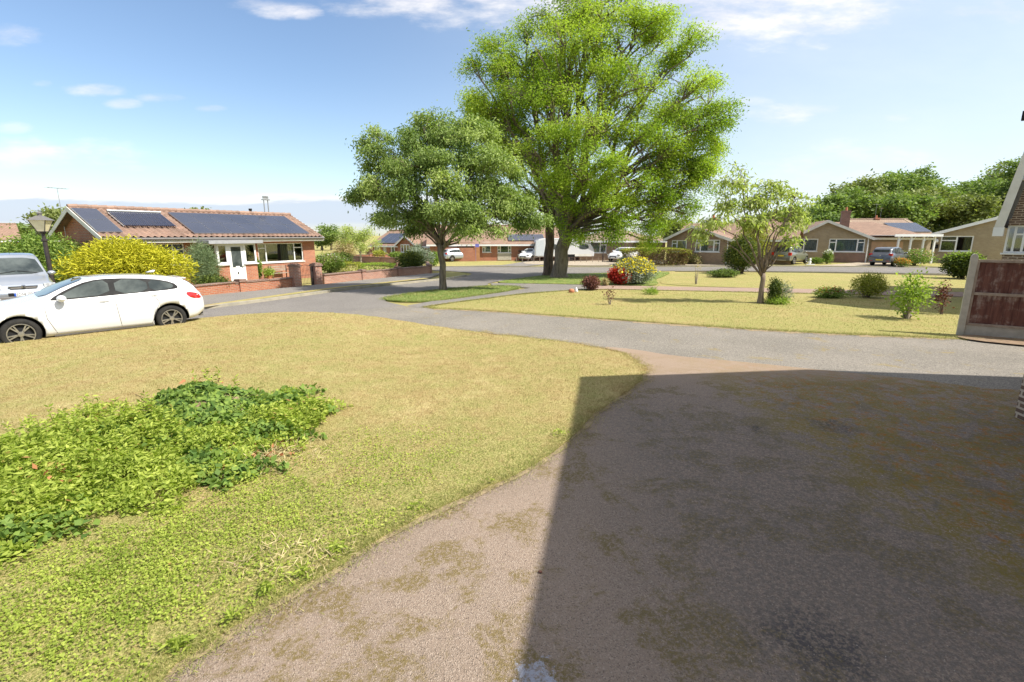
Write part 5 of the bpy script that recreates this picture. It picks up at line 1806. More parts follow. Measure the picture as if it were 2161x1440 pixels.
HATCH = dict(x=(-2.12, 2.20), paint=M_white_paint, hw=.89, wr=.325, wx=(1.36, -1.33),
    T=[(-2.12, .80), (-2.08, .96), (-1.97, 1.10), (-1.76, 1.27), (-1.45, 1.345), (-.9, 1.405), (-.3, 1.425), (.15, 1.395), (.55, 1.24), (.95, 1.03), (1.2, .965), (1.7, .875), (2.0, .79), (2.14, .70), (2.2, .6)],
    B=[(-2.12, .74), (-2.0, .93), (-1.7, 1.02), (-1.1, 1.0), (0, .965), (.9, .92), (1.4, .86), (2.0, .72), (2.2, .55)],
    Zb=[(-2.12, .42), (-1.95, .30), (-1.6, .24), (-1.0, .19), (1.0, .19), (1.7, .20), (2.05, .22), (2.2, .30)],
    W=[(-2.12, .66), (-2.0, .82), (-1.75, .89), (-1.3, .905), (0, .885), (1.3, .90), (1.75, .86), (2.05, .72), (2.2, .50)],
    R=[(-2.12, .50), (-1.9, .55), (-1.3, .60), (-.3, .63), (.2, .63), (.6, .66), (1.0, .74), (1.5, .72), (2.2, .45)],
    trim=[(-1.60, 1.07), (-1.50, 1.20), (-1.1, 1.315), (-.3, 1.375), (.12, 1.345), (.50, 1.19), (.82, 1.0), (.78, .965), (0, .99), (-1.0, 1.02), (-1.45, 1.04)],
    side_windows=[[(-.22, 1.345), (.10, 1.315), (.44, 1.17), (.70, 1.015), (.68, .995), (-.22, 1.015)], [(-.33, 1.015), (-.33, 1.345), (-.95, 1.31), (-.95, 1.03)], [(-.99, 1.03), (-.99, 1.30), (-1.3, 1.235), (-1.46, 1.17), (-1.49, 1.11), (-1.40, 1.06)]],
    seams=[[(.93, .84), (.92, .60), (.80, .28)], [(-.27, .99), (-.30, .60), (-.33, .27)], [(-1.0, 1.0), (-1.12, .75), (-.98, .45), (-.92, .27)], [(-.92, .275), (.80, .275)]],
    handles=[(-.08, .88), (-1.02, .93)], sill=[(-.95, .20), (.85, .20), (.85, .235), (-.95, .25)],
    lamp_side=[(-1.74, .965), (-1.98, .90), (-2.07, .82), (-2.06, .76), (-1.82, .79), (-1.70, .90)], head_side=[(1.72, .72), (2.02, .62), (2.08, .55), (1.9, .55)],
    mirror=(.66, .96), top_windows=[('windscreen', [(.16, .52), (.16, -.52), (.5, -.60), (.96, -.66), (.96, .66), (.5, .60)]), ('rear_window', [(-1.80, .48), (-1.80, -.48), (-1.98, -.44), (-1.98, .44)])],
    blocks=[('grille', M_black, (2.12, 2.17, -.28, .28, .42, .60)), ('spoiler', M_white_paint, (-1.84, -1.5, -.50, .50, 1.262, 1.288)), ('bumper', M_black, (-2.10, -1.98, -.6, .6, .30, .44)), ('exhaust_trim', M_gutter, (-2.10, -2.0, .45, .62, .29, .34))])

gR, gF = at(365, 699), at(51, 737)
hd = (gF - gR); hd.z = 0; L_ = hd.length; hd.normalize()
lf = Vector((-hd.y, hd.x, 0))
sc0 = L_ / 2.69
mid_ = (gR + gF) / 2 - lf * .78 * sc0 - hd * .015
mid_.z = min(gR.z, gF.z) + .004
whitecar, wb, wxs, wrr = make_car('parked_car', 'white five door hatchback parked at the front lawn edge', 'car', HATCH, mid_, math.atan2(hd.y, hd.x), sc0)
MB().prism([(-1.28, 1.43), (-1.12, 1.435), (-1.27, 1.485), (-1.32, 1.48)], -.02, .02).build('roof_aerial', M_white_paint, wb)
MB().tube([(.52, .40, 1.23), (.90, .1, 1.06)], .008, 4).build('wiper', M_black, wb)

VAN = dict(x=(-2.1, 2.05), paint=M_silver_paint, hw=.86, wr=.32, wx=(1.35, -1.3), wstyle='single', ts=.12,
    T=[(-2.1, 1.2), (-2.05, 1.72), (-1.9, 1.80), (-.2, 1.84), (.25, 1.78), (.55, 1.60), (1.05, 1.17), (1.2, 1.10), (1.6, .99), (1.85, .90), (1.98, .76), (2.05, .6)],
    B=[(-2.1, 1.0), (-1.5, 1.04), (.9, 1.02), (1.4, .94), (1.85, .82), (2.05, .55)],
    Zb=[(-2.1, .35), (-1.6, .24), (1.5, .24), (1.9, .26), (2.05, .32)],
    W=[(-2.1, .78), (-1.8, .85), (1.2, .86), (1.7, .84), (1.95, .76), (2.05, .66)],
    R=[(-2.1, .66), (-1.5, .68), (.2, .66), (.7, .70), (1.1, .76), (2.05, .6)],
    trim=[(-.3, 1.10), (-.3, 1.60), (.35, 1.58), (.85, 1.12)], side_windows=[[(-.26, 1.12), (-.26, 1.56), (.30, 1.54), (.74, 1.12)]],
    seams=[[(.95, 1.0), (.95, .6), (.85, .32)], [(-.32, 1.0), (-.32, .32)]], mirror=(.78, 1.10), mirror_mat=M_silver_paint,
    top_windows=[('windscreen', [(.42, .55), (.42, -.55), (.7, -.62), (1.1, -.70), (1.1, .70), (.7, .62)])],
    blocks=[('bumper', M_gutter, (1.90, 2.09, -.72, .72, .30, .50)), ('bumper_corner', M_gutter, (1.66, 2.03, .50, .84, .30, .68)), ('grille', M_black, (1.96, 2.055, -.40, .40, .50, .62)), ('chrome_bar', M_chrome, (1.93, 2.03, -.36, .36, .80, .825)),
            ('bonnet_grille', M_gutter, (1.90, 2.02, -.32, .32, .73, .79)), ('headlight', M_clear_light, (1.74, 1.99, .50, .80, .69, .88)), ('number_plate', M_wplate, (2.085, 2.095, -.26, .26, .50, .61)), ('plate_band', M_bluebadge, (2.094, 2.097, -.26, -.215, .503, .607)),
            ('badge', M_chrome, (1.98, 2.045, -.05, .05, .755, .86)), ('fog_lamp', M_clear_light, (1.98, 2.10, .58, .68, .37, .45))])
vp_ = at(60, 656)
vh_ = Vector((.765, -.645, 0)); vrz = math.atan2(vh_.y, vh_.x)
van, vb, vxs, vrr = make_car('parked_van', 'silver van facing the camera behind the white hatchback', 'van', VAN, vp_ - vh_ * 2.0, vrz, 1.0)
text_mesh('plate_text', 'SD58 ZDP', .105, M_black, vb, Matrix.Translation((2.0965, .02, .555)) @ Matrix.Rotation(math.pi / 2, 4, 'Z') @ Matrix.Rotation(math.pi / 2, 4, 'X'))
for s_ in (-1, 1): MB().tube([(1.10, s_ * .52, 1.19), (.98, s_ * .02, 1.27)], .010, 4).build('wiper', M_black, vb)
MB().tube([(.05, 0, 1.82), (-.05, 0, 1.95)], .006, 4).build('roof_aerial', M_black, vb)

SUV = dict(x=(-2.1, 2.1), paint=M_olive_paint, hw=.90, wr=.34, wx=(1.30, -1.28), wstyle='single',
    T=[(-2.1, .95), (-2.05, 1.05), (-1.98, 1.12), (-1.80, 1.60), (-1.6, 1.66), (-.2, 1.69), (.3, 1.62), (1.0, 1.12), (1.6, 1.03), (2.0, .85), (2.1, .65)],
    B=[(-2.1, .90), (-1.9, 1.04), (-.9, 1.03), (.9, .99), (1.6, .92), (2.1, .6)],
    Zb=[(-2.1, .42), (-1.8, .30), (1.6, .30), (2.1, .36)],
    W=[(-2.1, .80), (-1.9, .87), (-1.2, .90), (1.3, .90), (1.8, .82), (2.1, .6)],
    R=[(-2.1, .66), (-1.5, .66), (.2, .66), (1.0, .74), (2.1, .5)],
    trim=[(-1.75, 1.10), (-1.62, 1.52), (.2, 1.58), (.85, 1.06)],
    side_windows=[[(-.32, 1.12), (-.32, 1.54), (.15, 1.53), (.70, 1.12)], [(-.40, 1.12), (-.40, 1.54), (-1.1, 1.53), (-1.1, 1.12)], [(-1.18, 1.14), (-1.18, 1.50), (-1.55, 1.48), (-1.6, 1.16)]],
    seams=[[(-.36, 1.0), (-.36, .4)], [(.85, .95), (.80, .4)], [(-1.1, 1.0), (-1.12, .7), (-.95, .4)]], handles=[(-.2, .95), (-1.0, .97)], mirror=(.72, 1.06),
    top_windows=[('windscreen', [(.36, .5), (.36, -.5), (.95, -.62), (.95, .62)])],
    blocks=[('rear_window', M_carglass, (-1.99, -1.86, -.60, .60, 1.14, 1.50)), ('tail_light', M_red_light, (-2.11, -1.85, .62, .86, .82, 1.10)), ('number_plate', M_yplate, (-2.125, -2.10, -.27, .27, .74, .85)), ('bumper', M_gutter, (-2.16, -1.95, -.84, .84, .38, .60)), ('skid_plate', M_alloy, (-2.17, -2.0, -.5, .5, .36, .44))])
CROSS = dict(SUV); CROSS.update(paint=M_grey_paint, T=[(-2.1, .9), (-2.08, 1.02), (-2.0, 1.08), (-1.62, 1.52), (-1.4, 1.60), (-.2, 1.64), (.3, 1.56), (1.1, 1.08), (1.7, .98), (2.0, .8), (2.1, .6)],
    blocks=[('rear_window', M_carglass, (-1.90, -1.70, -.58, .58, 1.12, 1.42)), ('tail_light', M_red_light, (-2.09, -1.85, .60, .86, .90, 1.10)), ('number_plate', M_yplate, (-2.15, -2.12, -.27, .27, .50, .61)), ('bumper', M_grey_paint, (-2.14, -1.95, -.82, .82, .36, .68)), ('reflector', M_red_light, (-2.155, -2.1, .5, .75, .45, .50)), ('badge', M_chrome, (-2.11, -2.05, -.06, .06, .88, .96))])
COMPACT = dict(SUV); COMPACT.update(paint=M_silver_paint, T=[(-2.1, .8), (-2.05, 1.0), (-1.98, 1.08), (-1.70, 1.42), (-1.4, 1.50), (-.2, 1.53), (.3, 1.46), (1.1, 1.02), (1.7, .93), (2.0, .8), (2.1, .6)],
    B=[(-2.1, .80), (-1.9, .98), (-.9, .97), (.9, .93), (1.6, .87), (2.1, .6)], wr=.32, trim=[(-1.65, 1.02), (-1.50, 1.34), (.15, 1.44), (.88, .98)],
    side_windows=[[(-.32, 1.02), (-.32, 1.41), (.12, 1.39), (.72, 1.02)], [(-.40, 1.02), (-.40, 1.41), (-1.15, 1.38), (-1.15, 1.02)], [(-1.2, 1.03), (-1.2, 1.36), (-1.45, 1.29), (-1.52, 1.08)]],
    seams=SUV['seams'], blocks=[('rear_window', M_carglass, (-1.93, -1.78, -.56, .56, 1.06, 1.34)), ('tail_light', M_red_light, (-2.1, -1.85, .60, .84, .84, 1.02)), ('number_plate', M_yplate, (-2.12, -2.08, -.27, .27, .62, .73)), ('bumper', M_silver_paint, (-2.14, -1.95, -.8, .8, .36, .58)),
                              ('headlight', M_clear_light, (1.80, 2.03, .48, .76, .68, .82)), ('grille', M_black, (2.02, 2.12, -.4, .4, .45, .62)), ('front_plate', M_wplate, (2.115, 2.13, -.26, .26, .44, .54))])


def heading(deg): return math.radians(90 - deg)


make_car('parked_car', 'olive brown sport utility car parked before the tan brick gable, rear to the street', 'car', SUV, at(1656, 558) + Vector((1.0, .9, 0)), heading(52), 1.0)
make_car('parked_car', 'dark grey hatchback parked on the drive beside the white carport', 'car', CROSS, at(1862, 562) + Vector((1.2, .9, 0)), heading(56), 1.0)
make_car('parked_car', 'silver hatchback parked in front of the long red brick bungalow', 'car', COMPACT, at(966, 551.5) + Vector((0, .6, 0)), heading(55), .92)
COMPW = dict(COMPACT); COMPW['paint'] = M_white_paint
make_car('parked_car', 'white car nose out beside the caravan', 'car', COMPW, at(1122, 551) + Vector((0, .6, 0)), heading(212), .92)
COMPB = dict(COMPACT); COMPB['paint'] = M_black_paint
make_car('parked_car', 'black car parked between the red brick wall and the white car', 'car', COMPB, at(1106, 549.5) + Vector((0, .5, 0)), heading(160), .95)
COMPS = dict(COMPACT); COMPS['paint'] = M_white_paint
make_car('parked_car', 'pale car of which only the cabin shows above the clipped hedge', 'car', COMPS, at(1316, 552) + Vector((0, 0, 0)), heading(225), 1.0)

# caravan
ca, cb_ = at(1128, 552), at(1254, 551)
cd_ = cb_ - ca; cr = math.atan2(cd_.y, cd_.x); CL = cd_.length
cv = empty('caravan', (ca + cb_) / 2, cr, 'white touring caravan parked before the brown bungalow, behind the two trunks', 'caravan')
zt_ = 2.3 + (495 - 503) / 1043 * (ca.y * 1.0) - ca.z
hl = CL / 2; zt_ = max(2.3, zt_)
pf = [(-hl, .55), (-hl, 1.5), (-hl + .12, 2.1), (-hl + .5, zt_ - .1), (-hl + 1, zt_), (hl - 1.8, zt_), (hl - 1.0, zt_ - .18), (hl - .45, zt_ - .62), (hl - .12, 1.35), (hl, .95), (hl - .05, .5)]
cvb = MB().prism(pf, 0, 2.2).build('body', M_white_paint, cv, bevel=.07)
MB().box(-hl + .3, hl - .3, -.012, -.002, .52, .78).build('skirt', M_fascia, cvb)
for (a, b, z0, z1) in ((hl - 1.75, hl - .62, 1.30, 1.85), (hl - 3.6, hl - 2.9, 1.25, 1.85), (-hl + 1.6, -hl + 2.6, 1.3, 1.85)):
    MB().prism(smooth_poly([(a, z0), (b, z0), (b - .12, z1), (a, z1)], 2), -.02, -.003).build('window', M_carglass, cvb)
MB().box(-hl + .15, -hl + 1.05, -.03, -.003, .6, 2.25).build('door', M_net, cvb)
MB().box(-hl - .03, -hl - .003, .25, 1.95, 1.3, 2.0).build('window', M_carglass, cvb)
for y_ in (.1, 2.1):
    Mx = Matrix.Translation((hl - 2.65, y_, .33)) @ Matrix.Rotation(math.pi / 2, 4, 'X')
    wv = empty('wheel', (0, 0, 0)); wv.parent = cv
    MB().lathe([(.2, -.1), (.33, -.1), (.33, .1), (.2, .1)], 24, 0, Mx).build('tyre', M_rubber, wv)
    MB().lathe([(.001, .08), (.2, .06), (.2, -.06), (.001, -.08)], 20, 0, Mx).build('rim', M_alloy, wv)
MB().box(hl - 3.1, hl - 2.2, -.02, -.001, .42, .74).build('wheel_arch', M_black, cvb)
MB().tube([(hl - .2, .8, .45), (hl + 1.2, 1.1, .42)], .05, 5).tube([(hl - .2, 1.4, .45), (hl + 1.2, 1.1, .42)], .05, 5).tube([(hl + 1.0, 1.1, 0), (hl + 1.0, 1.1, .7)], .03, 6).build('tow_hitch', M_steel, cv)
# knee rail fence along the gravel drive
kr0, kr1 = at(1090, 553.5), at(1290, 553.5)
kd = kr1 - kr0; kf = empty('knee_rail_fence', kr0, math.atan2(kd.y, kd.x), 'low thin rail fence in front of the caravan', 'fence')
MB().tube([(0, 0, .48), (kd.length, 0, .48)], .02, 5).tube([(0, 0, .25), (kd.length, 0, .25)], .015, 5).build('rail', M_rust, kf)
nk = int(kd.length / .62)
for i in range(nk + 1): MB().box(i * .62 - .03, i * .62 + .03, -.03, .03, -.1, .52).build('post', M_fadedwood, kf)
lpf = at(1272, 553)
lpo = empty('street_pole', lpf, 0, 'thin dark pole in front of the brown bungalow window', 'pole')
MB().lathe([(.06, 0), (.06, .8), (.04, .82), (.035, 2.5), (.05, 2.52), (.02, 2.6)], 8).build('shaft', M_iron, lpo)
# ------------------------------------------------------------------ trees and plants
def limb_curve(p0, p1, sag=0.0, wob=.06, n=8, up=.25):
    p0, p1 = Vector(p0), Vector(p1)
    L = (p1 - p0).length
    m1 = p0.lerp(p1, .35) + Vector((0, 0, L * up)); m2 = p0.lerp(p1, .75) + Vector((0, 0, L * (up * .6 - sag)))
    out = []
    for i in range(n + 1):
        t = i / n
        q = p0 * (1 - t) ** 3 + m1 * 3 * t * (1 - t) ** 2 + m2 * 3 * t * t * (1 - t) + p1 * t ** 3
        if 0 < i < n: q = q + Vector(RNG.normal(0, wob * L * .25, 3))
        out.append(q)
    return out


def tree(name, label, cat, base, trunk, lobes, leafm, barkm, n_ends, per_end, leaf, sigma=.3, group=None, droop=0.0, flat=.5, twig_r=.016, shell=.5, trunk_tilt=None, up=.6, n_limb=None, reach=1.0, clus=.24, kc=7, cw=.5):
    """trunk: (radius, fork height); lobes: (x, y, z, rx, ry, rz) about the base"""
    root = empty(name, base, 0, label, cat, group)
    r0, hf = trunk
    tt = Vector((0, 0, hf)) if trunk_tilt is None else Vector(trunk_tilt)
    tr = MB()
    pts = [Vector((0, 0, -.15)), Vector((0, 0, .05)), Vector((0, 0, .3))] + [tt * f + Vector(RNG.normal(0, r0 * .12, 3)) for f in (.35, .55, .8, 1.0)]
    pts[2].z = min(.3, hf * .2)
    tr.tube(pts, [r0 * 1.5, r0 * 1.28, r0 * 1.05, r0 * .95, r0 * .9, r0 * .88, r0 * .95], 14)
    ends, outs, cts = [], [], []
    vols = np.array([(l[3] * l[4] * l[5]) ** (2 / 3) for l in lobes]); vols = vols / vols.sum()
    for l, vf in zip(lobes, vols):
        c = Vector(l[:3]); rad = Vector(l[3:6])
        start = tt * random.uniform(.82, 1.0)
        lc = limb_curve(start, c - Vector((0, 0, rad.z * .25)), wob=.09, up=.12)
        rl = max(r0 * .14, r0 * (.22 + .5 * vf * len(lobes) * .28))
        tr.tube(lc, [rl * (1 - .72 * i / (len(lc) - 1)) for i in range(len(lc))], 7)
        k = max(3, int(n_ends * vf))
        nc = max(3, int(k / kc))
        dc = unit(RNG.normal(size=(nc, 3)) + np.array([0, 0, .15]))
        rc = RNG.random(nc) ** shell
        C_ = dc * rc[:, None]
        ci = RNG.integers(0, nc, k)
        cts.append(RNG.random(nc)[ci])
        Q = C_[ci] + RNG.normal(size=(k, 3)) * clus * np.array([1, 1, .8])
        Q *= np.minimum(1, 1.12 / np.maximum(1e-6, np.linalg.norm(Q, axis=1, keepdims=True)))
        E = np.array(c) + Q * np.array(rad) * reach
        d = unit(Q)
        ends.append(E); outs.append(d)
        # secondary branches then twigs
        nb = max(2, int(k / 7)) if n_limb is None else n_limb
        hubs = []
        for j in range(nb):
            e = Vector(E[RNG.integers(k)])
            s_ = lc[random.randint(4, len(lc) - 1)]
            h = s_.lerp(e, .62)
            cv_ = limb_curve(s_, h, n=4, wob=.10, up=.08)
            tr.tube(cv_, [rl * .30 * (1 - .45 * i / 4) for i in range(5)], 5, cap=False)
            hubs.append((h, rl * .15))
        HA = np.array([h[0] for h in hubs])
        for e in E:
            i = int(np.argmin(((HA - e) ** 2).sum(1)))
            h, hr_ = hubs[i]
            ev = Vector(e)
            tr.tube(limb_curve(h, ev, n=3, wob=.12, up=.05), [min(hr_, twig_r * 1.6), twig_r * 1.1, twig_r * .8, twig_r * .4], 3, cap=False)
    tr.build('trunk', barkm, root, True, uv=False)
    E = np.concatenate(ends); O = np.concatenate(outs)
    n = len(E) * per_end
    idx = np.repeat(np.arange(len(E)), per_end)
    off = RNG.normal(size=(n, 3)) * sigma
    off[:, 2] = off[:, 2] * flat - droop * np.abs(RNG.normal(size=n)) * sigma
    Pt = E[idx] + off
    ct = RNG.random(len(E))
    ct = np.concatenate(cts) if cw > .5 else ct
    tint = np.clip(ct[idx] * cw + RNG.random(n) * (1 - cw), 0, 1)
    V = leaves(Pt, leaf[0], leaf[1], up=up, droop=droop, out=O[idx] * .5)
    np_mesh('crown', V, 4, leafm, root, tint)
    return root


def lobes_px(base, spec):
    """(u, v, ru, rv, depth offset) seen at the depth of the tree -> lobes about its base"""
    out = []
    for (u, v, ru, rv, dy) in spec:
        p = on_depth(u, v, base.y + dy)
        s_ = (base.y + dy) / FPX
        out.append((p.x - base.x, p.y - base.y, p.z - base.z, ru * s_, (ru + rv) * .5 * s_, rv * s_))
    return out


# the big twin-trunked locust
tb_ = at(1180, 586)
BIG = [(1250, 10, 100, 60, 0), (1190, 45, 70, 50, 0), (1340, 40, 70, 50, 0), (1280, -50, 90, 50, 0), (1480, 250, 60, 50, -.5), (1500, 350, 40, 45, 0), (1200, 110, 110, 60, -1), (1100, 110, 80, 50, 1), (1040, 150, 62, 60, 0), (1330, 90, 90, 60, 1), (1420, 120, 70, 55, 0), (1300, 190, 110, 60, -1.5), (1160, 200, 110, 60, -2), (1040, 230, 60, 55, 0),
       (1420, 210, 90, 55, 0), (1480, 190, 58, 45, .5), (1250, 270, 110, 55, -2.5), (1120, 290, 80, 50, -2), (1370, 290, 90, 55, -1), (1465, 290, 62, 50, 0), (1505, 310, 32, 40, .5), (1240, 350, 85, 50, -3), (1330, 380, 70, 50, -3),
       (1180, 400, 70, 45, -3), (1400, 370, 70, 55, 0), (1440, 400, 50, 65, .5), (1270, 430, 80, 40, -2.5), (1350, 450, 60, 48, -.5), (1200, 450, 50, 35, -2), (1390, 460, 28, 40, .5), (1425, 350, 60, 50, 0), (1360, 500, 25, 26, .5), (1320, 470, 70, 30, -1), (1385, 330, 70, 45, -1), (1450, 440, 40, 45, 0), (1470, 380, 45, 45, 0), (1020, 190, 50, 50, 0), (1000, 140, 30, 30, 0), (1400, 440, 60, 40, -1), (1250, 480, 60, 22, -1.5)]
tree('locust_tree', 'tallest tree with bright feathery light green foliage and the thicker of two trunks', 'tree', tb_, (.48, 3.2), lobes_px(tb_, BIG), L_big, M_bark, 2300, 74, (.155, .06), .30, droop=.5, flat=.7, clus=.19, kc=10, cw=.6, twig_r=.022, shell=.55, trunk_tilt=(.35, 0, 3.1))
tb2 = at(1157, 582)
tree('locust_tree', 'dark trunked feathery tree standing just behind and left of the tallest tree', 'tree', tb2, (.34, 4.2), lobes_px(tb2, [(1120, 200, 90, 70, 1), (1060, 260, 70, 60, 0), (1130, 330, 90, 60, 1), (1060, 350, 60, 40, 0), (1180, 140, 80, 60, 2), (1130, 420, 60, 35, 0), (1100, 460, 45, 22, -1)]), L_big, M_bark_dark, 620, 74, (.155, .06), .30, flat=.7, clus=.19, kc=10, cw=.6, droop=.5, twig_r=.022, trunk_tilt=(.05, 0, 4.0))
# broad dark tree on the small verge
tm = at(935, 613)
MID = [(930, 270, 60, 42, 0), (870, 290, 50, 38, 0), (990, 290, 62, 45, 0), (830, 330, 55, 42, 0), (905, 345, 75, 45, -1), (1010, 350, 70, 48, -.5), (790, 395, 45, 28, 0), (765, 400, 34, 18, .3), (850, 400, 65, 40, -1.2), (940, 405, 75, 40, -1.6), (1040, 405, 60, 42, -.5),
       (870, 452, 65, 30, -1), (960, 455, 70, 30, -1.6), (1050, 450, 60, 30, -.6), (1095, 440, 40, 28, 0), (905, 470, 50, 22, .5), (1010, 480, 50, 20, -.4), (800, 290, 22, 20, 0), (765, 292, 22, 9, 0), (1090, 400, 35, 35, .5), (825, 440, 35, 26, 0), (1120, 462, 30, 18, 0), (905, 245, 20, 14, 0)]
tree('street_tree', 'broad round dark green tree with a smooth grey trunk on the small grass verge', 'tree', tm, (.165, 2.15), lobes_px(tm, MID), L_mid, M_bark, 1050, 84, (.14, .056), .20, droop=.9, flat=.5, clus=.20, kc=9, cw=.6, twig_r=.012, shell=.42, up=.8)
# cherry on the right lawn
tc_ = at(1604, 641)
CH = [(1555, 380, 32, 26, 0), (1595, 420, 38, 28, 0), (1640, 410, 36, 24, 0), (1675, 420, 28, 20, 0), (1540, 430, 30, 30, 0), (1505, 465, 38, 18, 0), (1480, 482, 24, 16, 0), (1660, 455, 45, 24, -.3), (1590, 465, 45, 24, 0), (1560, 355, 24, 10, 0), (1675, 500, 26, 12, 0), (1625, 385, 24, 12, 0), (1695, 455, 14, 16, 0)]
tree('cherry_tree', 'small open crowned tree with pale drooping leaves and several forked stems on the right lawn', 'tree', tc_, (.095, 1.1), lobes_px(tc_, CH), L_cherry, M_bark, 270, 16, (.18, .055), .15, droop=1.0, flat=.5, twig_r=.010, shell=.5, reach=.95, n_limb=2, up=.4)
# small white-stemmed tree in the opposite garden
tw = at(762, 560)
tw2 = Vector((tw.x, tw.y, tw.z))
tree('garden_tree', 'small pale trunked tree with loose fresh green foliage inside the walled garden', 'tree', tw2, (.10, 1.3), lobes_px(tw2, [(752, 490, 24, 16, 0), (775, 497, 22, 17, 0), (738, 505, 18, 15, 0), (790, 512, 12, 12, 0), (760, 515, 24, 14, 0)]), L_cherry, M_bark_pale, 90, 40, (.16, .07), .28, droop=.4, n_limb=3)


def bush(name, label, u, v, wpx, hpx, leafm, n, leaf, cat='shrub', depth=None, k=9, stems=M_bark_dark, sigma=None, group=None, droop=0.0, base_z=0.0, flat_top=False, up=.5, extra=None, dz=0.0, openness=.0, dy=None, reach=1.0):
    """a leafy plant whose foot is seen at (u, v) and which looks wpx by hpx"""
    b = at(u, v) if depth is None else None
    if depth is not None:
        b = on_depth(u, v, depth); b.z = gz(b.x, b.y)
    s_ = math.hypot(b.y, 0) / FPX
    W, H = wpx * s_, hpx * s_
    if depth is not None:
        H = on_depth(u, v - hpx, depth).z - b.z
    dyy = dy if dy is not None else W * .4
    b = b * (1 + dyy * .7 / max(3, b.y)); b.z = gz(b.x, b.y) + dz
    root = empty(name, b, 0, label, cat, group)
    rng = np.random.default_rng(abs(hash((round(u), round(v), n))) % (2 ** 31) if False else int(u * 7 + v * 13 + n) % (2 ** 31))
    E = []
    for j in range(k):
        if flat_top:
            c = np.array([rng.uniform(-.32, .32) * W, rng.uniform(-.3, .3) * dyy * 1.6, rng.uniform(.4, .62) * H]); rr_ = np.array([W * .26, dyy * .55, H * .42])
        else:
            a = rng.uniform(0, 2 * np.pi); q = rng.uniform(0, .5)
            c = np.array([np.cos(a) * q * W * .55, np.sin(a) * q * dyy * .9, H * (.42 + .22 * rng.random() * (1 - q))]); rr_ = np.array([W * .30, dyy * .5, H * (.34 if q > .25 else .42)])
        m_ = n // k
        if flat_top:
            q_ = rng.uniform(-1, 1, (m_, 3)); ax = rng.integers(0, 5, m_)
            q_[ax <= 1, 2] = 1; q_[ax == 2, 0] = np.sign(q_[ax == 2, 0]); q_[ax >= 3, 1] = np.where(rng.random((ax >= 3).sum()) < .75, -1, 1)
            rn = 1 - .10 * (np.abs(q_[:, 0:1]) ** 4) * (q_[:, 2:3] > .6)
            bul = 1 + .05 * np.sin(q_[:, 0:1] * 9 + j)
            E.append(np.concatenate([q_[:, 0:1] * W * .49 * (.93 + .07 * q_[:, 2:3]), q_[:, 1:2] * dyy * .8 * bul, (q_[:, 2:3] * .5 + .5) * H * rn], 1) + rng.normal(size=(m_, 3)) * np.array([.06, .06, .03]))
            continue
        d = unit(rng.normal(size=(m_, 3))); r = rng.random(m_) ** (.28 if openness == 0 else .6)
        E.append(c + d * r[:, None] * rr_ * reach + rng.normal(size=(m_, 3)) * (sigma or .05))
    E = np.concatenate(E)
    E[:, 2] = np.abs(E[:, 2]) + base_z * H * 0
    st = MB()
    for j in range(max(5, k)):
        e = E[rng.integers(len(E))]
        st.tube(limb_curve((rng.normal() * .04 * W, rng.normal() * .03 * W, -.05), e * np.array([.8, .8, .85]), n=4, up=.1), [.018 + .012 * H, .014 + .01 * H, .012, .008, .004], 4, cap=False)
    st.build('stem', stems, root, True, uv=False)
    t = rng.random(len(E))
    O = unit(E - np.array([0, 0, H * .4]))
    V = leaves(E, leaf[0], leaf[1], up=up, droop=droop, out=O, rng=rng)
    np_mesh('foliage', V, 4, leafm, root, t)
    if extra:
        for (mat_, cnt, lf_, zlo, nm_) in extra:
            ok = np.where(E[:, 2] > H * zlo)[0]
            ii = rng.choice(ok, min(cnt, len(ok)))
            V = leaves(E[ii] * 1.03 + np.array([0, 0, .02]), lf_[0], lf_[1], up=1.5, out=O[ii], rng=rng)
            np_mesh(nm_, V, 4, mat_, root, rng.random(len(ii)))
    return root


bush('golden_conifer', 'broad golden yellow conifer dome behind the white car', 275, 612, 265, 108, L_gold, 26000, (.20, .035), depth=19.6, k=16, cat='conifer', sigma=.06, up=.2, dy=2.0)
bush('pine_shrub', 'upright blue green pine shrub before the bungalow wall', 437, 603, 72, 96, L_pine, 8000, (.24, .016), depth=22.5, k=9, cat='conifer', sigma=.08, up=.1, dy=1.4)
bush('low_shrub', 'low green ground hugging shrub at the foot of the pine', 455, 607, 90, 28, L_darkg, 2600, (.12, .04), depth=21.6, k=6, dy=.9)
bush('leafy_shrub', 'large loose green shrub behind the lamp post', 112, 612, 175, 128, L_green, 15000, (.15, .06), depth=21.5, k=16, dy=2.4, sigma=.12)
bush('leafy_shrub', 'sprawling green shrub at the left edge behind the van', 10, 625, 150, 105, L_green, 7000, (.15, .06), depth=20.5, k=10, dy=2.0, sigma=.1)
bush('yellow_shrub', 'orange yellow shrub at the far left edge', 15, 600, 95, 95, L_yellow, 5000, (.15, .06), depth=27, k=8, dy=1.6)
bush('climbing_plant', 'green climber beside the glazed porch', 545, 592, 16, 50, L_green, 1200, (.12, .06), depth=(h1.M @ Vector((h1.hit(546, 560, -.4)[0], -.35, 0))).y, k=5, dy=.25)
ptp = h1.M @ Vector((h1.hit(569, 575, -.9)[0], -.8, 0))
pot = empty('plant_pot', (ptp.x, ptp.y, gz(ptp.x, ptp.y)), 0, 'terracotta pot holding a bright green plant beside the bench', 'plant pot')
MB().lathe([(.12, 0), (.17, .28), (.19, .28), (.19, .33), (.16, .33), (.15, .28)], 16).build('pot', M_terracotta, pot)
rgx = np.random.default_rng(3); Ex = rgx.normal(size=(500, 3)) * np.array([.16, .16, .13]) + np.array([0, 0, .52])
np_mesh('plant', leaves(Ex, .11, .05, rng=rgx), 4, L_lime, pot, rgx.random(500))

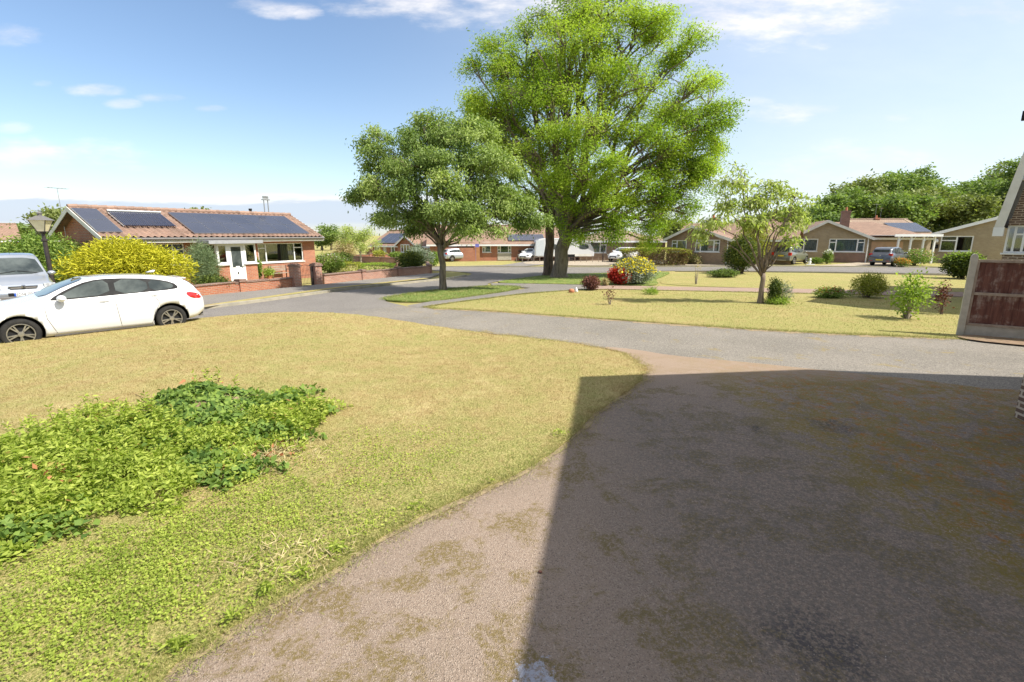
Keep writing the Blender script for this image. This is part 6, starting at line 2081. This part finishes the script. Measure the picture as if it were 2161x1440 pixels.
# walled garden on the left
bush('dark_bush', 'dense dark green bush overhanging the end of the weathered brick wall', 868, 576, 72, 46, L_darkg, 6500, (.14, .06), k=9, dy=1.6, extra=[(L_yellow, 900, (.12, .05), .55, 'young_leaves')])
bush('grey_bush', 'feathery grey green bush behind the dark bush', 882, 566, 66, 48, L_grey, 4500, (.18, .05), k=8, dy=1.5)
bush('green_bush', 'rounded fresh green bush beside the silver car', 915, 563, 30, 34, L_green, 1800, (.16, .08), k=5, dy=1.2)
bush('pampas_bush', 'buff plumed bush in the walled garden', 731, 556, 52, 52, L_plume, 3200, (.34, .05), k=7, dy=2.0, droop=.6)
bush('garden_bush', 'yellow green bush in front of the small bungalow gable', 800, 548, 34, 22, L_yellow, 1400, (.18, .08), k=5, dy=1.4)
bush('garden_bush', 'reddish bush left of the small bungalow', 783, 547, 26, 22, L_maroon, 1100, (.16, .08), k=5, dy=1.4)
bush('garden_bush', 'mid green bush in front of the second white window', 838, 549, 44, 16, L_green, 1400, (.18, .08), k=6, dy=1.2)
bush('garden_bush', 'grey leaved bush before the right gable of the small bungalow', 880, 551, 34, 40, L_grey, 1500, (.2, .08), k=5, dy=1.4)
bush('wild_border', 'tall wild border of pale flowering stems beside the bungalow end', 698, 580, 70, 46, L_green, 5200, (.18, .05), k=10, dy=2.0, extra=[(L_pink, 500, (.10, .06), .5, 'flowers'), (L_white, 200, (.08, .06), .6, 'pale_flowers')])
bush('wild_border', 'dark leafy border under the buff plumed bush', 722, 566, 60, 34, L_darkg, 2600, (.18, .07), k=7, dy=1.6)
bush('low_hedge', 'low yellow green hedge left of the pale trunk', 728, 574, 66, 18, L_yellow, 2600, (.10, .05), k=9, cat='hedge', dy=.9, flat_top=True)
bush('low_hedge', 'low yellow green hedge right of the pale trunk', 796, 573, 70, 15, L_lime, 2600, (.10, .05), k=9, cat='hedge', dy=.9, flat_top=True)
for i, (u, v, wp, hp, Y, m_, lab) in enumerate([(697, 545, 46, 66, 95, L_wood, 'bluish dark tree just right of the solar bungalow roof'), (677, 545, 34, 46, 95, L_wood, 'smaller dark tree touching the right roof end of the solar bungalow'), (737, 545, 50, 52, 80, L_wood2, 'pale green distant tree behind the buff plumed bush'),
                                            (113, 545, 66, 112, 60, L_wood2, 'green tree rising behind the left gable of the solar bungalow'), (422, 540, 26, 100, 62, L_wood2, 'tree top just showing over the solar bungalow ridge'), (45, 545, 80, 70, 70, L_wood, 'dark distant tree behind the lamp post lantern')]):
    b_ = on_depth(u, 490, Y); b_.z = gz(b_.x, b_.y)
    s_ = Y / FPX
    Hh = on_depth(u, v - hp, Y).z - b_.z; Ww = wp * s_
    lb = [(random.uniform(-.25, .25) * Ww, random.uniform(-.25, .25) * Ww, Hh * random.uniform(.55, .8), Ww * .32, Ww * .32, Hh * .22) for _ in range(7)] + [(0, 0, Hh * .78, Ww * .3, Ww * .3, Hh * .2)]
    tree('background_tree', lab, 'tree', b_, (.22, Hh * .35), lb, m_, M_bark, 110, 26, (.42, .22), .55, group='trees beyond the far bungalows')

# hedges and bushes across the road
bush('clipped_hedge', 'wide flat topped hedge, green above and bare brown below', 1380, 561, 130, 33, L_brownhedge, 9000, (.13, .06), k=16, cat='hedge', dy=2.0, flat_top=True, extra=[(L_yellow, 6500, (.12, .05), .72, 'green_top'), (L_green, 900, (.12, .05), .1, 'green_leaves')])
bush('yellow_conifer', 'upright yellow green conifer behind the clipped hedge', 1355, 551, 42, 56, L_yellow, 3600, (.16, .06), k=8, cat='conifer', dy=1.6)
bush('grey_bush', 'small blue green bush left of the clipped hedge', 1318, 562, 50, 18, L_grey, 1700, (.14, .05), k=6, dy=1.2)
bush('grassy_shrub', 'loose yellow brown shrub at the right end of the clipped hedge', 1455, 559, 46, 26, L_plume, 2400, (.2, .04), k=7, dy=1.4, extra=[(L_green, 900, (.14, .05), .2, 'green_leaves')])
bush('grassy_shrub', 'bright green low hedge under the wide gable window', 1494, 553, 50, 22, L_green, 2400, (.14, .06), k=8, dy=1.2)
bush('round_conifer', 'big round dark green conifer with light tips behind the pale leaved tree', 1563, 580, 76, 84, L_darkg, 13000, (.13, .05), k=12, cat='conifer', dy=2.2, extra=[(L_yellow, 2600, (.12, .04), .25, 'light_tips')])
bush('column_conifer', 'taller yellow green conifer behind the round dark one', 1592, 562, 62, 104, L_yellow, 6500, (.16, .06), k=10, cat='conifer', dy=2.0)
bush('spreading_juniper', 'low spreading dark green juniper on the middle lawn', 1530, 587, 80, 14, L_darkg, 3400, (.13, .04), k=10, dy=1.5, extra=[(L_green, 1200, (.12, .04), .2, 'tips')])
bush('yellow_shrub', 'grey green shrub covered in bright yellow flowers', 1338, 604, 108, 58, L_grey, 9000, (.10, .05), k=11, dy=1.9, extra=[(L_flower, 3600, (.085, .07), .45, 'flowers')])
bush('red_maple', 'small scarlet leaved shrub before the yellow flowered one', 1304, 603, 58, 36, L_red, 3600, (.11, .06), k=6, dy=.7)
bush('maroon_shrub', 'round maroon ball shaped shrub beside the footpath', 1247, 615, 42, 32, L_maroon, 3600, (.07, .045), k=7, dy=.75)
bush('pale_bush', 'tiny pale cream shrub between the maroon ball and the scarlet shrub', 1278, 604, 14, 16, L_plume, 500, (.1, .04), k=4, dy=.3)
bush('grass_clump', 'small green and yellow tuft at the footpath edge', 1370, 623, 26, 11, L_lime, 420, (.2, .018), cat='plant', k=4, dy=.35, droop=-.5)
bush('white_flowers', 'clump of tall white flowers under the tan gable', 1745, 557, 22, 27, L_green, 900, (.2, .05), cat='flower clump', k=5, dy=.9, extra=[(L_white, 160, (.16, .12), .7, 'flowers')])
bush('low_border', 'low leafy flower border along the tan gable wall', 1722, 557, 40, 12, L_green, 1000, (.16, .06), k=6, dy=.8)
bush('flower_bed', 'wild flower bed of mixed green and pink right of the dark grey car', 1930, 562, 78, 34, L_green, 3600, (.16, .05), cat='flower bed', k=9, dy=2.0, extra=[(L_pink, 260, (.13, .1), .5, 'pink_flowers')])
bush('orange_flowers', 'orange flowered clump beside the dark grey car', 1903, 565, 40, 18, L_green, 900, (.13, .05), cat='flower clump', k=5, dy=1.0, extra=[(L_orange, 600, (.10, .08), .4, 'flowers')])
bush('laurel_bush', 'rounded yellow green bush left of the concrete fence post', 2028, 591, 66, 60, L_darkg, 6000, (.14, .07), k=9, dy=1.5, extra=[(L_lime, 1500, (.13, .06), .62, 'young_leaves')])
bush('bronze_shrub', 'yellow and bronze shrub in the bed on the right lawn', 1830, 633, 76, 56, L_yellow, 4600, (.075, .035), k=9, dy=1.0)
bush('flower_bed', 'low bed of red and pink flowers left of the bronze shrub', 1752, 632, 84, 22, L_green, 2600, (.09, .035), cat='flower bed', k=9, dy=.7, extra=[(L_red, 130, (.07, .05), .5, 'red_flowers'), (L_pink, 160, (.07, .05), .4, 'pink_flowers')])
bush('pyracantha', 'upright dark leaved shrub against the pale leaved tree trunk', 1628, 643, 34, 62, L_darkg, 2600, (.07, .035), k=6, dy=.4, openness=1)
bush('silver_plant', 'wispy silvery plant right of the tree trunk', 1652, 643, 30, 50, L_grey, 600, (.11, .02), cat='plant', k=5, dy=.5, openness=1)
bush('low_plants', 'low yellow green plants around the foot of the pale leaved tree', 1640, 646, 70, 14, L_lime, 1000, (.08, .03), cat='plants', k=7, dy=.6)
bush('young_tree', 'young tree with bright lime green leaves near the fence', 1913, 681, 92, 114, L_lime, 1000, (.11, .055), cat='tree', k=9, dy=.9, openness=1, stems=M_bark_pale)
bush('purple_shrub', 'thin purple leaved shrub between the lime leaved tree and the fence', 1986, 667, 34, 80, L_maroon, 420, (.07, .045), k=6, dy=.35, openness=1)
bush('seedling_tree', 'thin bare sapling with a few red brown leaves on the right lawn', 1287, 645, 34, 44, L_maroon, 110, (.07, .045), cat='sapling', k=5, dy=.3, openness=1, stems=M_bark_pale)
bush('twig_shrub', 'thin nearly leafless twiggy shrub on the middle lawn', 1469, 600, 18, 70, L_plume, 120, (.09, .03), k=6, dy=.3, openness=1, stems=M_bark_pale)

# wooded hill at the right, crown by crown
WOOD = [(1775, 440, 60, 42), (1822, 412, 62, 40), (1870, 400, 60, 40), (1930, 392, 62, 38), (1940, 430, 80, 48), (1985, 418, 62, 42), (2040, 398, 70, 40), (2095, 390, 66, 42), (2150, 385, 66, 44), (1880, 445, 70, 36), (2020, 445, 80, 40), (2085, 440, 70, 44),
        (1740, 462, 42, 28), (1700, 470, 40, 28), (1655, 468, 42, 24), (1810, 462, 56, 26), (2140, 440, 60, 40), (1745, 445, 28, 26), (1605, 478, 34, 18), (1430, 482, 30, 14)]
for i, (u, v, ru, rv) in enumerate(WOOD):
    Y = 95 + (i % 4) * 5 - (10 if v > 440 else 0)
    c = on_depth(u, v, Y); g_ = gz(c.x, c.y)
    b_ = Vector((c.x, Y, g_)); s_ = Y / FPX
    lb = []
    for j in range(9):
        a = random.uniform(0, 2 * math.pi); q = random.uniform(.2, .75)
        lb.append((math.cos(a) * q * ru * s_ * .8, random.uniform(-.5, .3) * ru * s_, c.z - g_ + math.sin(a) * q * rv * s_ * .8, ru * s_ * .42, ru * s_ * .42, rv * s_ * .42))
    lb.append((0, -.2 * ru * s_, max(1.5, (c.z - g_) * .45), ru * s_ * .75, ru * s_ * .5, max(1.5, (c.z - g_) * .42)))
    where = ['the tan gable roof', 'the chimney and aerials', 'the solar roof end', 'the sloping tan gable', 'the steep chalet roof'][min(4, max(0, int((u - 1640) / 105)))]
    nth = ['light topped', 'dark', 'olive', 'mid green', 'dense', 'rounded', 'low', 'spreading', 'tall'][i % 9]
    tree('woodland_tree', f'{nth} woodland tree above {where}, crown {"high on the skyline" if v < 415 else "below the skyline"}' if u > 1680 else f'{nth} distant tree low on the skyline {"behind the pale leaved tree" if u > 1500 else "right of the tallest tree"}', 'tree', b_, (.35, max(1.5, (c.z - g_) * .4)), lb, (L_wood2 if i % 3 == 1 else L_wood), M_bark, 190, 34, (.62, .34), .85, group='trees on the wooded hill', up=.9)

# ------------------------------------------------------------------ overgrown patch in the front lawn
def in_lawn_z(x, y): return ngz(x, y) + n_front_lift(x, y)


def scatter(name, label, cat, mat, regions, size, seed, lift=(0, .05), up=1.0, kind='stuff', thick=.25, group=None):
    rng = np.random.default_rng(seed)
    Ps = []
    for (u, v, hu, hv, n, h) in regions:
        a = at(u, v); bx = at(u + hu, v); by = at(u, v - hv) - at(u, v + hv)
        rx, ry = (bx - a).length, by.length / 2
        q = np.sqrt(rng.random(n)) ; th = rng.uniform(0, 2 * np.pi, n)
        rag = 1 + .25 * np.sin(th * 5 + seed) + .15 * np.sin(th * 11 + 2)
        x = a.x + np.cos(th) * q * rx * rag; y = a.y + np.sin(th) * q * ry * rag
        top = h * np.sqrt(np.maximum(0, 1 - q ** 2)) * (.85 + .55 * np.sin(x * 5.1 + seed + y * 2) * np.cos(y * 6.3 - x * 3) + .2 * np.sin(x * 17) * np.sin(y * 19))
        z = in_lawn_z(x, y) + top * (1 - thick * rng.random(n) ** 2) + rng.uniform(lift[0], lift[1], n)
        ok = inside(x, y, V_front_s)
        Ps.append(np.stack([x, y, z], 1)[ok])
    Pt = np.concatenate(Ps)
    ct = .5 + .5 * np.sin(Pt[:, 0] * 7.3) * np.cos(Pt[:, 1] * 6.1)
    t = np.clip(.35 * ct + .65 * rng.random(len(Pt)), 0, 1)
    V = leaves(Pt, size[0], size[1], up=up, rng=rng)
    o = np_mesh(name, V, 4, mat, None, t)
    return tag(o, label, cat, group, kind)


def ivy_mound():
    rng = np.random.default_rng(11)
    c = at(425, 888)
    root = empty('ivy_mound', (c.x, c.y, gz(c.x, c.y)), 0, 'low mound of dark ivy at the back of the weed patch in the front lawn', 'ivy')
    n = 6500
    th = rng.uniform(0, 2 * np.pi, n); q = np.sqrt(rng.random(n)) * (1 + .2 * np.sin(th * 4) + .1 * np.sin(th * 9))
    x, y = np.cos(th) * q * .78, np.sin(th) * q * .62
    z = np.maximum(0, .41 * (1 - q ** 2 * .9)) + .03 + rng.normal(size=n) * .014 + .045 * np.sin(x * 11) * np.cos(y * 13)
    z = np.maximum(z, .02) * (1 - .25 * rng.random(n) ** 3)
    a = rng.uniform(0, 2 * np.pi, n)
    # five-pointed ivy leaf as a fan
    prof = [(0, 0), (.42, .30), (.18, .52), (.48, .85), (.05, .80), (0, 1.15), (-.05, .80), (-.48, .85), (-.18, .52), (-.42, .30)]
    prof = [(0, 0), (.48, .25), (.30, .72), (0, 1.1), (-.30, .72), (-.48, .25)]
    nrm = unit(np.stack([x * .9, y * .9, np.full(n, .45)], 1) + rng.normal(size=(n, 3)) * .33)
    ax = unit(np.cross(nrm, rng.normal(size=(n, 3)))); ay = np.cross(nrm, ax)
    s_ = rng.uniform(.025, .055, (n, 1))
    P0 = np.stack([x, y, z], 1)
    V = np.stack([P0 + ax * s_ * p[0] * 1.5 + ay * s_ * (p[1] - .4) * 1.3 for p in prof], 1).reshape(-1, 3)
    np_mesh('ivy_leaves', V, 6, L_ivy, root, rng.random(n))
    m_ = MB().ball((0, 0, .02), (.70, .55, .36), 12)
    m_.build('bramble_core', M_dirt, root, True)
    sp = MB()
    for i in range(26):
        e = rng.uniform(-1, 1, 2)
        sp.tube([(e[0] * .4, e[1] * .3, .2), (e[0] * .7, e[1] * .55, .3 + .1 * rng.random())], .004, 3)
    sp.build('stems', M_bark_dark, root)


ivy_mound()
WEED = [(60, 1065, 170, 105, 8000, .20), (230, 990, 180, 80, 8500, .20), (420, 960, 170, 60, 5500, .16), (110, 985, 150, 45, 4000, .18), (560, 905, 120, 55, 5500, .17), (310, 1040, 120, 50, 3500, .14), (30, 1130, 90, 55, 3000, .12), (640, 890, 45, 25, 1100, .12), (370, 900, 190, 45, 3500, .12)]
scatter('weed_patch', 'tangled bright green weeds over the left of the front lawn', 'weeds', L_weed, WEED, (.052, .023), 5, up=.7, thick=.8)
scatter('bramble_leaves', 'darker ivy leaves trailing below the mound', 'ivy leaves', L_ivy, [(430, 930, 190, 40, 2600, .15), (560, 880, 110, 40, 1800, .16), (470, 1000, 110, 30, 800, .07), (60, 1130, 110, 50, 700, .1), (300, 940, 120, 30, 700, .15)], (.07, .055), 8, up=.9, thick=.4)
scatter('dead_leaves', 'brown dead leaves caught among the weeds', 'dead leaves', L_deadleaf, [(470, 980, 90, 25, 150, .05), (40, 1110, 50, 40, 90, .1), (430, 865, 70, 30, 60, .34), (160, 1040, 60, 50, 70, .2), (560, 960, 80, 20, 80, .04)], (.06, .035), 9, up=1.0, thick=.3)
scatter('straw_litter', 'dry straw litter at the foot of the weeds', 'straw', L_straw, [(500, 985, 110, 28, 900, .03), (210, 915, 190, 22, 700, .02), (640, 1190, 200, 40, 350, .01), (560, 960, 130, 25, 500, .02)], (.10, .006), 10, up=1.4, thick=.3)
scatter('clover_leaves', 'small clover and weed leaves scattered through the near lawn', 'clover', L_weed, [(420, 1180, 330, 130, 5500, .004), (700, 1020, 220, 100, 2600, .004), (200, 1300, 230, 120, 4200, .004), (850, 960, 150, 70, 900, .003), (520, 1080, 200, 80, 2600, .006), (250, 1200, 200, 90, 3000, .006)], (.021, .014), 12, lift=(.004, .03), up=1.6, thick=.2)
scatter('lawn_flowers', 'tiny pale mauve and white flowers in the near lawn', 'flowers', L_pink, [(560, 1110, 300, 130, 90, .0)], (.014, .011), 13, lift=(.02, .035), up=2.0)
scatter('edge_tufts', 'green tufts along the drive edge of the lawn', 'grass tufts', L_weed, [(710, 1175, 14, 10, 60, .03), (640, 1225, 18, 10, 70, .03), (560, 1262, 16, 10, 60, .03), (1040, 1030, 18, 6, 40, .02), (1180, 925, 14, 6, 40, .02), (500, 1320, 20, 10, 60, .03), (380, 1380, 30, 12, 90, .03), (880, 1080, 20, 8, 40, .02)], (.05, .014), 14, up=.5)

def weed_shoots():
    rng = np.random.default_rng(21)
    Ps, Os, T = [], [], []
    for (u, v, hu, hv, n, h) in [(90, 1000, 170, 90, 170, .20), (260, 960, 150, 60, 110, .18), (620, 905, 70, 30, 60, .16), (130, 975, 110, 26, 50, .16), (470, 860, 40, 14, 10, .26), (300, 915, 60, 24, 22, .2), (60, 1100, 90, 50, 50, .14)]:
        c = at(u, v); rx = (at(u + hu, v) - c).length; ry = (at(u, v - hv) - at(u, v + hv)).length / 2
        for i in range(n):
            a_, q = rng.uniform(0, 6.283), math.sqrt(rng.random())
            x, y = c.x + math.cos(a_) * q * rx, c.y + math.sin(a_) * q * ry
            z0 = float(in_lawn_z(np.array([x]), np.array([y]))[0]); hh = h * rng.uniform(.8, 1.7)
            lx, ly = rng.normal() * .05, rng.normal() * .05
            for k in range(9):
                f = .35 + .65 * k / 8
                for m_ in range(3):
                    th = k * 1.1 + m_ * 2.094
                    Ps.append((x + lx * f, y + ly * f, z0 + hh * f)); Os.append((math.cos(th), math.sin(th), .35)); T.append(rng.random())
    Ps, Os = np.array(Ps), np.array(Os)
    o = np_mesh('weed_shoots', leaves(Ps, .06, .02, out=Os * 2.2, up=.9, rng=rng), 4, L_weed, None, np.array(T))
    tag(o, 'upright leafy weed shoots rising from the weed patch', 'weeds', kind='stuff')


weed_shoots()
# small things
st_ = at(1140, 1212)
tag(MB().ball((0, 0, .008), (.016, .012, .010), 6).build('pebble', M_rust, None, True), 'small reddish pebble on the shadow edge of the drive', 'pebble').location = st_ + Vector((0, 0, .01))
gn = at(1216, 617)
tag(MB().lathe([(.07, 0), (.09, .05), (.05, .14), (.03, .2), (.001, .24)], 12).build('garden_ornament', M_white, None, True), 'tiny white ornament left of the maroon ball shrub', 'ornament').location = gn
gp = at(1206, 618)
tag(MB().lathe([(.10, 0), (.14, .03), (.12, .14), (.08, .17), (.001, .18)], 12).build('flower_pot', M_terracotta, None, True), 'orange clay pot beside the tiny white ornament', 'plant pot').location = gp
dg_ = at(1708, 559)
og = empty('garden_statue', dg_, 0, 'small white stone animal statue on the grass before the tan gable', 'statue')
MB().box(-.35, .45, -.15, .15, 0, .05).build('plinth', M_white, og)
MB().ball((0, 0, .22), (.14, .12, .18), 8).ball((0, -.05, .46), (.09, .10, .10), 8).ball((-.05, -.05, .56), (.03, .02, .06), 6).ball((.06, -.05, .56), (.03, .02, .06), 6).build('figure', M_white, og, True)
nb_ = at(1396, 561)
nbo = empty('sign_post', nb_, 0, 'small cream board on a post in front of the clipped hedge', 'sign')
MB().box(-.12, .12, -.015, .015, .15, .42).build('board', M_fascia, nbo)
MB().box(-.02, .02, .016, .04, 0, .4).build('post', M_fadedwood, nbo)
ar = at(1868, 552)
arch = empty('garden_arch', ar + Vector((1, 3, 0)), 0, 'red brown rose arch with white blooms behind the dark grey car', 'arch')
ap_ = [(-.9, 0, 0), (-.9, 0, 1.5)] + [(-.9 * math.cos(a), 0, 1.5 + .6 * math.sin(a)) for a in [math.pi * i / 8 for i in range(1, 8)]] + [(.9, 0, 1.5), (.9, 0, 0)]
MB().tube(ap_, .05, 5).build('hoop', M_reddoor, arch)
MB().tube([(x, .5, z) for x, y, z in ap_], .05, 5).build('hoop', M_reddoor, arch)
